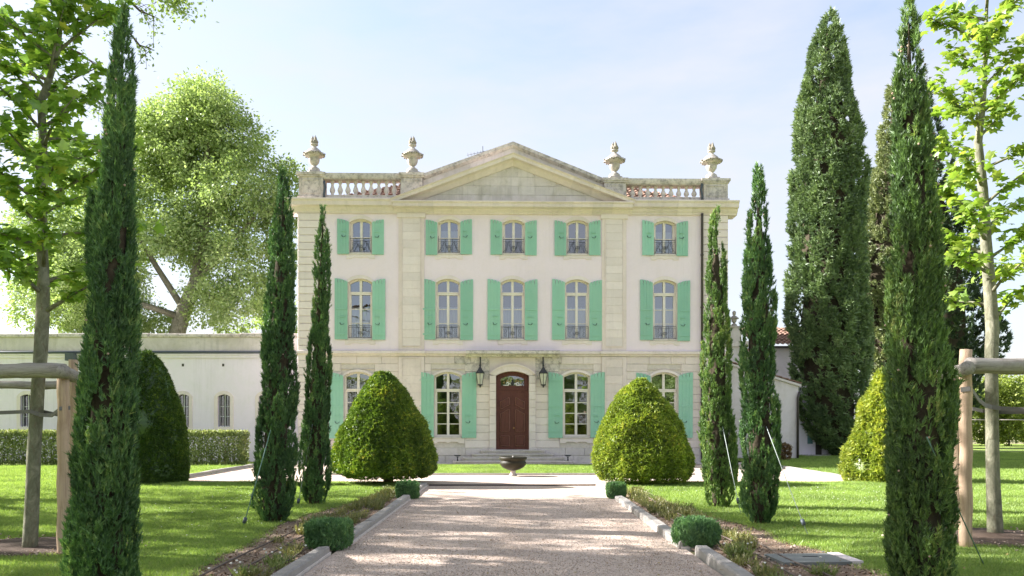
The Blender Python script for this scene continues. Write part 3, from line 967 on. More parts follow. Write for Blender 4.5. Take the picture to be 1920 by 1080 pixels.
# parapet gable over the pediment
GA = (X(962), Z(266)); GL = (X(793), Z(328)); GR = (X(1133), Z(334.5))
zb = Z(383)
MB().prism([(GL[0], zb), (GR[0], zb), (GR[0], GR[1] - .15), (GA[0], GA[1] - .15), (GL[0], GL[1] - .15)], .1, .55).build('parapet_wall', M['limegrey'], house)
cp = [(.62, -.20), (.08, -.20), (-.02, -.14), (-.06, -.12), (-.06, .0), (.70, .02)]
raking(GL[0] - .02, GL[1], GA[0], GA[1], cp, 'gable_coping_stone', M['limeweather'], 5)
raking(GR[0] + .02, GR[1], GA[0], GA[1], cp, 'gable_coping_stone', M['limeweather'], 5)
# pedestals
for (a, b, z1) in ((X(563), X(608), Z(326)), (X(753), X(792.5), Z(326)), (X(1133.5), X(1174), Z(333)), (X(1321), X(1367), Z(333))):
    mb = MB()
    mb.box(a, b, -.03, .62, ZT - .0, z1 - .17)
    mb.box(a - .05, b + .05, -.08, .67, z1 - .17, z1 - .10); mb.box(a - .09, b + .09, -.12, .71, z1 - .0995, z1)
    mb.box(a - .05, b + .05, -.08, .67, ZT, ZT + .16)
    pz0, pz1 = ZT + .27, z1 - .27
    for (x0, x1, q0, q1) in ((a + .12, b - .12, pz0, pz0 + .04), (a + .12, b - .12, pz1 - .04, pz1), (a + .12, a + .16, pz0 + .0405, pz1 - .0405), (b - .16, b - .12, pz0 + .0405, pz1 - .0405)):
        mb.box(x0, x1, -.052, -.025, q0, q1)
    mb.build('pedestal', M['limeweather'], house)
# balustrades
bp = [(.085, 0), (.085, .05), (.06, .07), (.055, .10), (.085, .16), (.112, .24), (.10, .31), (.065, .40), (.05, .47), (.055, .52), (.075, .54), (.075, .56), (.06, .575), (.085, .60), (.085, .66)]
bm_ = MB().lathe(bp, 12).mesh('baluster', M['limeclean'])
for (a, b, tz, cnt) in ((X(608), X(753), Z(326.5), 10), (X(1174), X(1321), Z(333), 10)):
    z0 = ZT + .24
    MB().box(a + .002, b - .002, .05, .52, ZT + .0, z0).build('balustrade_plinth', M['limeweather'], house)
    mb = MB(); run_profile(mb, [(.0, tz - .24), (-.03, tz - .20), (-.06, tz - .1), (-.06, tz - .01), (.0, tz), (.56, tz), (.60, tz - .06), (.56, tz - .24)], a + .003, b - .003)
    mb.build('balustrade_rail', M['limeweather'], house)
    hgt = tz - .24 - z0
    for i in range(cnt - 1):
        link('baluster', bm_, house, (a + (b - a) * (i + 1) / cnt, .27, z0), scl=(1, 1, hgt / .66))
    for xx in (a, b):
        MB().box(xx - .05 if xx == b else xx - .0, xx if xx == b else xx + .05, .1, .44, z0, tz - .24).build('half_baluster', M['limeweather'], house)
# lead spouts beside the corner pedestals
for px in (610, 1318):
    x = X(px)
    mb = MB().tube([(x, .0, ZT + .75), (x, -.05, ZT + .72), (x + (.05 if px < 900 else -.05), -.07, ZT + .5), (x, -.08, ZT + .25), (x, -.07, ZT + .03)], [.05, .05, .05, .045, .06], 8)
    mb.build('rainwater_spout', M['gutter'], house)

# roof
def tile_field(name, parent, origin, u, v, Lu, Lv, pitch, row, mat, keep=None, amp=.05, sub=6):
    origin, u, v = Vector(origin), Vector(u).normalized(), Vector(v).normalized()
    nn = u.cross(v).normalized()
    if nn.z < 0: nn = -nn
    nu = int(Lu / pitch) * sub; nv = int(Lv / row)
    vs, fs = [], []
    for j in range(nv):
        for e in (0, 1):
            for i in range(nu + 1):
                a = Lu * i / nu
                s = abs(math.sin(PI * i / sub)) if False else .5 + .5 * math.cos(2 * PI * i / sub)
                wv = .012 * math.sin(i // sub * 12.9 + j * 4.1)
                h = amp * s + (.045 if e == 0 else 0) + wv
                vs.append(origin + u * a + v * (row * (j + e * 1.02)) + nn * h)
    for j in range(nv):
        b0 = j * 2 * (nu + 1)
        for i in range(nu):
            if keep is None or keep(Lu * (i + .5) / nu, row * (j + .5)):
                fs.append((b0 + i, b0 + i + 1, b0 + nu + 2 + i, b0 + nu + 1 + i))
                if j: fs.append((b0 - (nu + 1) + i, b0 - (nu + 1) + i + 1, b0 + i + 1, b0 + i))
                else: fs.append((b0 + i, b0 + i + 1, b0 + i + 1, b0 + i)[:3])
    o = MB().add(vs, fs).build(name, mat, parent)
    o['kind'] = 'stuff'
    return o
RW = HX1 - HX0 - .5
rs = .52
cosr = math.cos(math.atan(rs))
zr0 = ZT + .06
tile_field('roof_tiles', house, (HX0 + .25, .62, zr0), (1, 0, 0), (0, 1, rs), RW, 6.2 / cosr, .24, .36, M['tile'],
           keep=lambda a, b: b * cosr < min(a, RW - a) + .1)
mb = MB()
ridge = 6.2
ap = [(HX0 + .2, .6, zr0 - .04), (HX1 - .2, .6, zr0 - .04), (HX1 - .2, HD - .2, zr0 - .04), (HX0 + .2, HD - .2, zr0 - .04), (HX0 + .2 + ridge, 6.6, zr0 + ridge * rs - .06), (HX1 - .2 - ridge, 6.6, zr0 + ridge * rs - .06)]
mb.add(ap, [(0, 1, 5, 4), (1, 2, 5), (2, 3, 4, 5), (3, 0, 4), (3, 2, 1, 0)])
mb.build('roof', M['tile'], house)

# ---- windows and shutters
def make_iron_rail(w, h, style):
    mb = MB()
    r = .008
    mb.tube([(-w, 0, h), (w, 0, h)], .011, 5); mb.tube([(-w, 0, .03), (w, 0, .03)], r, 5)
    mb.tube([(-w, 0, h * .86), (w, 0, h * .86)], r * .8, 5)
    for x in (-w, w, -w * .34, w * .34): mb.tube([(x, 0, 0), (x, 0, h + (.12 if abs(x) == w and style else 0))], r, 5)
    def spiral(cx, cz, r0, a0, turns, s):
        return [(cx + s * (r0 * (1 - .75 * t)) * math.cos(a0 + turns * 2 * PI * t), 0, cz + (r0 * (1 - .75 * t)) * math.sin(a0 + turns * 2 * PI * t)) for t in np.linspace(0, 1, 15)]
    hh = h * .8
    for s in (-1, 1):
        for (cx, cz, rr0) in ((.66, .70, .17), (.66, .28, .17), (.16, .5, .13)):
            mb.tube(spiral(s * cx * w, cz * hh + .02, rr0 * hh * 1.25, .6, 1.2, s), .0062, 4, cap=False)
        if style:
            mb.tube([(s * w * .5 * t + s * .02, 0, .05 + hh * .9 * math.sin(PI * t * .5)) for t in np.linspace(0, 1, 8)], .008, 4)
            mb.tube([(s * w * (1 - .5 * t), 0, .05 + hh * .85 * (t ** 1.5)) for t in np.linspace(0, 1, 8)], .008, 4)
    # centre rosette
    mb.tube([(.055 * math.cos(q), 0, hh * .55 + .055 * math.sin(q)) for q in np.linspace(0, 2 * PI, 11)], .01, 4)
    mb.tube([(0, 0, .03), (0, 0, h * .86)], .008, 4)
    return mb.mesh('balcony_rail', M['railiron'])
RAIL1 = make_iron_rail(.45, .50, 0)
RAIL2 = make_iron_rail(.42, .55, 1)

def glazing(op, rows_low, has_top, fw=.055, transom=None, y=.17):
    """casement window: outer frame, meeting stile, transom and bars as one frame mesh, each pane its own"""
    cx, hw, zb, zs, rise = op['cx'], op['hw'], op['zb'], op['zs'], op['rise']
    mb = MB()
    y0, y1 = y, y + .07
    ar = arc(0, hw, zs - zb, rise)
    ai = arc(0, hw - fw, zs - zb, rise * .92)
    ai = [(x, z - fw * .9) for x, z in ai]
    mb.strip(ar, ai, y0, y1)
    for s in (-1, 1):
        x0, x1 = sorted((s * hw, s * (hw - fw)))
        mb.box(x0, x1, y0, y1, 0, zs - zb - fw * .0)
    H = zs - zb
    mb.box(-hw + fw, hw - fw, y0 - .02, y1, 0, .085)
    mb.box(-.05, .05, y0 - .012, y1, .0855, H + rise - fw * .9)
    panes = []
    if transom is not None:
        mb.box(-hw + fw, -.0505, y0 - .035, y1, transom - .06, transom + .06)
        mb.box(.0505, hw - fw, y0 - .035, y1, transom - .06, transom + .06)
        mb.box(-.0502, .0502, y0 - .0352, y0 - .0125, transom - .0602, transom + .0602)
        mb.box(-hw + fw, hw - fw, y0 - .055, y0 - .036, transom + .02, transom + .055)
        top0 = transom + .06
    else:
        top0 = None
    lo1 = transom - .06 if transom is not None else H * 1.0
    zz = [.085 + (lo1 - .085) * i / rows_low for i in range(rows_low + 1)]
    if transom is None: zz[-1] = H + rise
    for s in (-1, 1):
        x0, x1 = sorted((s * .05, s * (hw - fw)))
        # slim sash stile beside the frame
        xa, xb = (x1 - .04, x1) if s > 0 else (x0, x0 + .04)
        mb.box(xa, xb, y0 + .006, y1 - .005, .0856, (lo1 - .0005) if transom is not None else H)
        for i in range(1, rows_low):
            mb.box(x0 + (.0002 if s > 0 else .0402), x1 - (.0402 if s > 0 else .0002), y0 + .012, y1 - .01, zz[i] - .016, zz[i] + .016)
        g0, g1 = (x0, x1 - .04) if s > 0 else (x0 + .04, x1)
        for i in range(rows_low):
            a = zz[i] + (.016 if i else 0); b = zz[i + 1] - (.016 if i < rows_low - 1 else 0)
            if transom is None and i == rows_low - 1:
                panes.append(('arc', g0, g1, a))
            else:
                panes.append(('rect', g0, g1, a, b))
        if top0 is not None: panes.append(('arc', x0, x1, top0))
    w = mb.build('window', M['frame'], house, loc=(cx, 0, zb))
    yg = y + .045
    for p in panes:
        if p[0] == 'rect':
            poly = [(p[1], p[3]), (p[2], p[3]), (p[2], p[4]), (p[1], p[4])]
        else:
            tops = [(x, z) for x, z in ai if p[1] < x < p[2]]
            zi = lambda x: np.interp(x, [q[0] for q in ai], [q[1] for q in ai])
            poly = [(p[1], p[3]), (p[2], p[3]), (p[2], float(zi(p[2])))] + [(x, z) for x, z in reversed(tops)] + [(p[1], float(zi(p[1])))]
        tl = rr_.uniform(-.003, .003); tv = rr_.uniform(-.003, .003)
        vs = [(x, yg + tl * (x / .3) + tv * z, z) for x, z in poly]
        MB().add(vs, [tuple(range(len(vs)))]).build('pane', M['glass'], w)
    return w

def curtains(win, w, z0, z1, tie=True, half=.2, y=.36):
    for s in (-1, 1):
        nx, nz = 16, 8
        vs, fs = [], []
        for j in range(nz + 1):
            v = j / nz
            z = z0 + (z1 - z0) * v
            inner = .03 if not tie else .02 + .17 * max(0, .55 - v) * 1.5
            for i in range(nx + 1):
                t = i / nx
                x = s * (inner + (w - inner - (.0 if not tie else .10 * max(0, .5 - v))) * t)
                vs.append((x, y + .022 * math.sin(t * 19 + j * .25) + .012 * math.sin(t * 43), z))
        for j in range(nz):
            for i in range(nx):
                a = j * (nx + 1) + i
                fs.append((a, a + 1, a + nx + 2, a + nx + 1))
        MB().add(vs, fs, 0, True).build('curtain', M['curtain'], win)

def shutter_mesh(w, zs, rise, hw, battens, bars, side):
    """open shutter, hinge edge at x=0, free edge at x=w (side +1) ; local z from 0; top follows half the arch"""
    n = 4
    mb = MB()
    full = arc(0, hw, zs, rise, 24)
    top = lambda t: float(np.interp(-hw + t * hw, [p[0] for p in full], [p[1] for p in full]))   # t=0 hinge, 1 meeting edge
    g = .012
    for i in range(n):
        a, b = w * i / n, w * (i + 1) / n
        za, zm, zb_ = top(i / n), top((i + .5) / n), top((i + 1) / n)
        poly = [(a + g * (i > 0), 0), (b - g * (i < n - 1), 0), (b - g * (i < n - 1), zb_), ((a + b) / 2, zm), (a + g * (i > 0), za)]
        mb.prism([(x * 1, z) for x, z in poly], -.045, -.005)
    mb.box(0.004, w - .004, -.037, -.003, .01, zs - .03)
    for z in battens: mb.box(.012, w - .012, -.062, -.044, z - .035, z + .035)
    if side < 0:
        mb.v = [(-x, y, z) for x, y, z in mb.v]
        mb.f = [list(reversed(f)) for f in mb.f]
    return mb.mesh('shutter', M['shutter'])
def hook_mesh(w, side):
    mb = MB()
    x = w * .42
    mb.tube([(x - .09, -.07, .03), (x - .06, -.085, -.01), (x, -.085, -.03), (x + .05, -.085, -.015), (x + .075, -.09, .05)], [.006, .008, .008, .012, .016], 5)
    if side < 0:
        mb.v = [(-a, b, c) for a, b, c in mb.v]; mb.f = [list(reversed(f)) for f in mb.f]
    return mb.mesh('shutter_hook', M['iron'])
def bar_mesh(w, side):
    mb = MB().box(w * .18, w * .60, -.075, -.058, -.012, .012)
    if side < 0:
        mb.v = [(-a, b, c) for a, b, c in mb.v]; mb.f = [list(reversed(f)) for f in mb.f]
    return mb.mesh('shutter_bar', M['shutter'])
SH = {}
SPEC = {0: dict(w=.57, drop=.05, bat=(.28, 1.28, 2.32), hook=.62, bar=.90),
        1: dict(w=.505, drop=.04, bat=(.22, 1.22), hook=.62, bar=.92),
        2: dict(w=.46, drop=.05, bat=(), hook=.70, bar=.90)}
for fl in (0, 1, 2):
    sp = SPEC[fl]
    for o in OPS[fl]:
        if o.get('door'): continue
        hs = o['zs'] - o['zb'] + sp['drop']
        for s in (-1, 1):
            key = (fl, s)
            if key not in SH:
                SH[key] = (shutter_mesh(sp['w'], hs, o['rise'] * .9, o['hw'], sp['bat'], (), s), hook_mesh(sp['w'], s), bar_mesh(sp['w'], s))
            sh = link('shutter', SH[key][0], house, (o['cx'] + s * (o['hw'] + .025), -.03, o['zb'] - sp['drop'] + rr_.uniform(-.02, .02)), (0, rr_.uniform(-.004, .004), s * rr_.uniform(.01, .09)))
            link('shutter_hook', SH[key][1], sh, (0, 0, sp['hook'] + rr_.uniform(-.02, .02)))
            link('shutter_bar', SH[key][2], sh, (0, 0, sp['bar'] + rr_.uniform(-.02, .02)))
for fl in (0, 1, 2):
    for wi, o in enumerate(OPS[fl]):
        if o.get('door'): continue
        H = o['zs'] - o['zb']
        if fl == 0:
            w = glazing(o, 4, True, transom=H - .57)
            # moulded stone frame
            mb = MB()
            ar = arc(o['cx'], o['hw'], o['zs'], o['rise']); ao = arc(o['cx'], o['hw'] + .135, o['zs'], o['rise'] + .10)
            mb.strip(ao, ar, -.02, .05)
            for s in (-1, 1):
                a, b = sorted((o['cx'] + s * o['hw'], o['cx'] + s * (o['hw'] + .135)))
                mb.box(a, b, -.02, .05, o['zb'] - .0, o['zs'])
            mb.build('window_surround', M['limeclean'], house)
            for j in range(3):
                a = o['cx'] - o['hw'] - .135 + (2 * o['hw'] + .27) * j / 3
                block(a + .003, a + (2 * o['hw'] + .27) / 3 - .003, -.004, o['zs'] + o['rise'] + .10, o['zs'] + o['rise'] + .121, M['lime'])
        elif fl == 1:
            w = glazing(o, 3, True, transom=H - .42)
            curtains(w, .42, .08, 1.32)
        else:
            w = glazing(o, 2, False)
            if wi in (1, 4): curtains(w, .38, .08, .98, tie=False)
        # sill and shaped apron stone
        zb = o['zb']; cx = o['cx']; hw = o['hw']
        MB().box(cx - hw + .002, cx + hw - .002, -.05 if fl else -.06, REV, zb - .05, zb + .012).build('sill', M['limegrey'], house)
        e = hw + .13
        hh = .22 if fl else .26
        poly = [(cx - e, zb - .052), (cx - e, zb - hh), (cx - e + .22, zb - hh), (cx - e + .27, zb - hh + .06), (cx - .12, zb - hh + .06), (cx, zb - hh + .02), (cx + .12, zb - hh + .06), (cx + e - .27, zb - hh + .06), (cx + e - .22, zb - hh), (cx + e, zb - hh), (cx + e, zb - .052)]
        MB().prism(poly, -.028, .01 if fl else .06).build('apron_stone', M['limeclean'], house)
        if fl:
            mb = MB()
            ar = arc(cx, hw, o['zs'], o['rise']); ao = arc(cx, hw + .13, o['zs'] + .02, o['rise'] + .13)
            mb.strip(ao, ar, -.022, .01)
            for s in (-1, 1):
                a, b = sorted((cx + s * hw, cx + s * (hw + .1)))
                mb.box(a, b, -.022, .01, zb, o['zs'])
            mb.build('window_surround', M['limeclean'], house)
            link('balcony_rail', RAIL1 if fl == 1 else RAIL2, w, (0, -.015, .02))

# ---- entrance
dz0, dzs, dr = DOOR['zb'], DOOR['zs'], DOOR['rise']
# flanking stones and arch of the door case
for s in (-1, 1):
    for i in range(9):
        z0 = .60 + (dzs + .0 - .60) * i / 9; z1 = .60 + (dzs + .0 - .60) * (i + 1) / 9
        a, b = sorted((s * .665, s * .92))
        block(DOOR['cx'] + a, DOOR['cx'] + b, -.10, z0 + .003, z1 - .003, M['lime'] if i > 3 else M['limeclean'], 'door_jamb_stone', .16, .006)
    a, b = sorted((s * .665, s * .96))
    MB().cbox(DOOR['cx'] + a - .0, DOOR['cx'] + b + .0, -.13, .05, .30, .60, .02).build('door_jamb_base', M['limegrey'], house)
av = arc(DOOR['cx'], .665, dzs, dr + .005, 7); ao_ = arc(DOOR['cx'], .92, dzs + .03, dr + .22, 7)
for i in range(7):
    MB().strip([ao_[i], ao_[i + 1]], [av[i], av[i + 1]], -.10 - .012 * (i == 3), .06).build('door_arch_stone', M['lime'], house)
am = arc(DOOR['cx'], .86, dzs + .06, dr + .17, 10); am2 = arc(DOOR['cx'], .93, dzs + .06, dr + .235, 10)
MB().strip(am2, am, -.14, -.09).build('door_arch_moulding', M['lime'], house)
# stone above the arch up to the hood
for s in (-1, 1):
    for i, (z0, z1) in enumerate(((dzs + .26, GZ - .03),)):
        top = [(DOOR['cx'] + s * .93, GZ - .035), (DOOR['cx'], GZ - .035)] if s < 0 else [(DOOR['cx'], GZ - .035), (DOOR['cx'] + .93, GZ - .035)]
        seg = [p for p in arc(DOOR['cx'], .92, dzs + .03, dr + .222, 12) if (p[0] <= DOOR['cx'] + 1e-6 if s < 0 else p[0] >= DOOR['cx'] - 1e-6)]
        n_ = len(seg)
        tp = [(seg[k][0], GZ - .035) for k in range(n_)]
        MB().strip(tp, seg, -.012, .06).build('spandrel_stone', M['lime'], house)
# pair of side panels with the lanterns
door = empty('door'); door.parent = house; door.location = (DOOR['cx'], .20, dz0)
H = dzs - dz0
trz = Z(729) - dz0
mb = MB()
mb.strip(arc(0, .66, H, dr), [(x, z - .09) for x, z in arc(0, .60, H, dr * .9)], 0, .08)
for s in (-1, 1):
    a, b = sorted((s * .66, s * .60)); mb.box(a, b, 0, .08, 0, H)
mb.box(-.5995, .5995, -.03, .08, trz - .05, trz + .05); mb.box(-.62, .62, -.05, -.031, trz + .01, trz + .045)
mb.build('door_frame', M['door'], door)
for s in (-1, 1):
    mb = MB()
    x0, x1 = (.004, .597) if s > 0 else (-.597, -.004)
    mb.box(x0, x1, .02, .07, .01, trz - .052)
    st = .085
    mb.box(x0, x0 + st, .0, .0195, .01, trz - .052); mb.box(x1 - st, x1, 0, .0195, .01, trz - .052)
    for z0, z1 in ((.01, .12), (.58, .70), (trz - .14, trz - .052)): mb.box(x0 + st, x1 - st, .0002, .0195, z0, z1)
    xa, xb = x0 + st, x1 - st
    def wave(x, z, k): return z + k * .085 * math.sin(PI * ((x - xa) / (xb - xa) - .5)) * s
    n = 10
    xs = [xa + (xb - xa) * i / n for i in range(n + 1)]
    mb.strip([(x, wave(x, 1.62, -1) + .06) for x in xs], [(x, wave(x, 1.62, -1) - .06) for x in xs], .0004, .0195)       # curved rail
    lf = mb.build('door_leaf', M['door'], door)
    def raised(poly, yy=-.022):
        m2 = MB(); m2.prism(poly, yy, .02)
        c = (sum(p[0] for p in poly) / len(poly), sum(p[1] for p in poly) / len(poly))
        inner = [(c[0] + (p[0] - c[0]) * .78, c[1] + (p[1] - c[1]) * .82) for p in poly]
        m2.prism(inner, yy - .03, yy + .002)
        m2.build('door_panel', M['door'], lf)
        MB().tube([(p[0], yy - .008, p[1]) for p in poly + poly[:1]], .013, 5).build('panel_moulding', M['doorpale'], lf)
    m_ = .03
    raised([(xa + m_, .15), (xb - m_, .15), (xb - m_, .55), (xa + m_, .55)])
    xs2 = [xa + m_ + (xb - xa - 2 * m_) * i / n for i in range(n + 1)]
    raised([(xa + m_, .73), (xb - m_, .73)] + [(x, wave(x, 1.53, -1)) for x in reversed(xs2)])
    raised([(x, wave(x, 1.71, -1)) for x in xs2] + [(x, min(trz - .17, wave(x, 1.96, -1) + .05)) for x in reversed(xs2)])
    # carved rosette of the lower panel
    mb = MB()
    cx_ = (xa + xb) / 2
    for q in range(8):
        an = q * PI / 4
        mb.tube([(cx_ + .03 * math.cos(an), -.03, .35 + .03 * math.sin(an)), (cx_ + .10 * math.cos(an), -.035, .35 + .10 * math.sin(an))], [.012, .02], 5)
    mb.build('door_carving', M['door'], lf)
    mb = MB().lathe([(.0, 0), (.022, .005), (.03, .03), (.022, .05), (0, .055)], 8)
    mb.v = [(x, -z, y) for x, y, z in mb.v]
    if s > 0: mb.build('door_knob', M['gold'], lf, loc=(x0 + .05, -.0, .86))
MB().box(-.025, .025, -.03, .0, .02, trz - .06).build('door_cover_strip', M['door'], door)
# fanlight with scrolls
fl_ = MB()
fo = arc(0, .60, H, dr * .9); fo = [(x, z - .085) for x, z in fo]
fi = [(x * .80, trz + .10 + (z - trz - .10) * .86) for x, z in fo]
fl_.strip(fo, [(x, z) for x, z in fi], .01, .06)
fl_.box(-.6, .6, .01, .06, trz + .0502, trz + .13)
for s in (-1, 1):
    a, b = sorted((s * .6, s * .465)); fl_.box(a, b, .0102, .0598, trz + .1302, fo[0][1] + .05)
fl = fl_.build('fanlight', M['door'], door)
gp = [(x, .05, z) for x, z in fi]
gp = [(-.47, .05, trz + .13), (.47, .05, trz + .13)] + list(reversed(gp))
MB().add(gp, [tuple(range(len(gp)))]).build('pane', M['glass'], fl)
mb = MB()
for s in (-1, 1):
    mb.tube([(s * .02, .03, trz + .16), (s * .10, .03, trz + .22), (s * .17, .03, trz + .20), (s * .16, .03, trz + .15), (s * .24, .03, trz + .15), (s * .38, .03, trz + .155)], [.02, .03, .035, .03, .03, .02], 6)
    mb.tube([(s * (.20 + .055 * math.cos(q)), .035, trz + .205 + .055 * math.sin(q)) for q in np.linspace(0, 5.4, 9)], .024, 5)
mb.build('fanlight_scroll', M['whitepaint'], fl)
mb = MB()
for s in (-1, 1):
    mb.tube([(s * .12, .03, trz + .27), (s * .19, .03, trz + .36), (s * .25, .03, trz + .34), (s * .235, .03, trz + .27)], [.012, .02, .02, .012], 5)
    mb.tube([(s * .32, .03, trz + .20), (s * .35, .03, trz + .27), (s * .32, .03, trz + .31)], [.01, .014, .01], 5)
mb.build('fanlight_volute', M['gold'], fl)
mb = MB()
mb.lathe([(.0, .14), (.06, .16), (.085, .22), (.06, .27), (.03, .29), (.045, .33), (.02, .36), (0, .37)], 10)
mb.build('fanlight_urn', M['iron'], fl, loc=(0, .035, trz))
# steps
for i, (x0, x1, z0, z1, dep) in enumerate(((X(851), X(1072), 0, .13, 1.25), (X(867), X(1056), .13, .255, .95), (X(884), X(1038), .255, .385, .65), (X(900), X(1023), .385, .515, .36))):
    c = .22
    n = 4
    out = [(x0, .0)] + [(x0 + c * (1 - math.cos(t)), -dep + c * (1 - math.sin(t)) ) for t in np.linspace(0, PI / 2, n)] + [(x1 - c * (1 - math.cos(t)), -dep + c * (1 - math.sin(t))) for t in np.linspace(PI / 2, 0, n)] + [(x1, .0)]
    # overhanging rounded nosing
    ins = [(x + (.035 if x < 0 else -.035) * (1 if abs(x) > .1 else 0), min(0, y + .05)) for x, y in out]
    k = len(out)
    vs = [(x, y, z0 - .002 * (i > 0)) for x, y in ins] + [(x, y, z1 - .055) for x, y in ins] + [(x, y, z1 - .045) for x, y in out] + [(x, y, z1 - .012) for x, y in out] + [(x + (.012 if x < 0 else -.012), min(0, y + .012), z1) for x, y in out]
    fs = []
    for L in range(4):
        for j in range(k - 1):
            fs.append((L * k + j, L * k + j + 1, L * k + k + j + 1, L * k + k + j))
    fs += [tuple(range(4 * k, 5 * k)), tuple(range(k - 1, -1, -1))]
    MB().add(vs, fs).build('step', M['limegrey'], house)
MB().box(X(943), X(980), -.34, -.30, .5152, .522).build('foot_grating', M['iron'], house)
# downpipe of the house
mb = MB().tube([(X(1317), -.16, ZC + .05), (X(1317), -.12, ZC - .12), (X(1317), -.12, .02)], .05, 8)
for z in (.5, 2.4, 4.1, 6.2, 8.3): mb.lathe([(.066, z), (.066, z + .06)], 8, (X(1317), -.12))
mb.build('downpipe', M['pipe'], house)

def hw(p): return house.matrix_basis @ Vector(p)

# ------------------------------------------------------------------ things on and by the house
# flaming urns
up_ = [(.265, 0), (.265, .11), (.23, .12), (.235, .17), (.21, .24), (.13, .30), (.075, .34), (.085, .37), (.13, .40), (.19, .50), (.21, .62), (.20, .70),
       (.25, .715), (.36, .745), (.40, .80), (.385, .85), (.31, .89), (.26, .96), (.18, 1.03), (.10, 1.09), (.085, 1.15), (.10, 1.17), (.155, 1.19), (.155, 1.23), (.11, 1.25)]
def urn_parts(root, sc_=1.0):
    mb = MB()
    def rf(q, z):
        if .41 < z < .68: return 1 + .06 * math.cos(16 * q)
        if .73 < z < .87: return 1 + .07 * math.sin(9 * q + z * 40) + .05 * math.sin(23 * q)
        return 1
    mb.lathe([(r * sc_, z * sc_) for r, z in up_], 48, rfun=lambda q, z: rf(q, z / sc_))
    mb.v = [(max(-.265 * sc_, min(.265 * sc_, x * 1.35)), max(-.265 * sc_, min(.265 * sc_, y * 1.35)), z) if z < .1105 * sc_ else (x, y, z) for x, y, z in mb.v]
    mb.build('urn_body', M['urn'], root)
    g = MB()
    r_ = random.Random(5)
    for i in range(26):                               # garland of fruit round the shoulder
        q = 2 * PI * i / 26
        rr = (.39 + r_.uniform(-.02, .03)) * sc_; z = (.80 + r_.uniform(-.045, .03)) * sc_
        s = r_.uniform(.035, .055) * sc_
        g.lathe([(0, -s), (s * .8, -s * .6), (s, 0), (s * .8, s * .6), (0, s)], 6, (0, 0))
        k = 5 * 6
        for j in range(len(g.v) - k, len(g.v)):
            x, y, zz = g.v[j]; g.v[j] = (x + rr * math.cos(q), y + rr * math.sin(q), zz + z)
    g.build('garland', M['lichen'], root)
    f = MB()
    for i in range(9):
        q = i * 2.4; rr = .085 * sc_ if i else 0
        h = (.40 - .02 * i % .2 + r_.uniform(-.09, .02)) * sc_
        z0 = 1.23 * sc_
        b = Vector((rr * math.cos(q), rr * math.sin(q), z0))
        tw = [b, b + Vector((.03 * math.cos(q + 1), .03 * math.sin(q + 1), h * .3)) * 1.0, b + Vector((.02 * math.cos(q + 2.5), .02 * math.sin(q + 2.5), h * .65)), b + Vector((-rr * .25 * math.cos(q) + .02, .02, h))]
        f.tube(tw, [.055 * sc_, .068 * sc_, .042 * sc_, .004], 6)
    f.build('stone_flame', M['lichen'], root)
for px, py, lab in ((588, 326, 'stone flame urn at the left corner of the roof, above the left balustrade'),
                    (772.5, 326, 'stone flame urn between the left balustrade and the pediment gable'),
                    (1155, 333, 'stone flame urn between the pediment gable and the right balustrade'),
                    (1340, 333, 'stone flame urn at the right corner of the roof, above the drainpipe side')):
    u = empty('stone_urn', hw((X(px), .30, Z(py))), random.uniform(0, .6), lab, 'urn', 'flame urns on the roof parapet')
    if px == 588:
        urn_parts(u); first_urn = u
    else:
        for ch in first_urn.children:
            c = ch.copy(); COL.objects.link(c); c.parent = u

# television aerial
a = empty('roof_aerial', hw((X(903), 3.2, Z(300) + .9)), 0, 'thin metal television aerial rising behind the left gable slope', 'aerial')
mb = MB().tube([(0, 0, -1.5), (0, 0, .75)], .015, 5); mb.build('mast', M['iron'], a)
mb = MB().tube([(-.7, 0, .35), (.55, 0, .62)], .01, 4)
for i in range(9): mb.tube([(-.65 + i * .14, -.22 + .01 * i, .36 + i * .03), (-.65 + i * .14, .22 - .01 * i, .36 + i * .03)], .006, 4)
mb.build('antenna_rods', M['iron'], a)

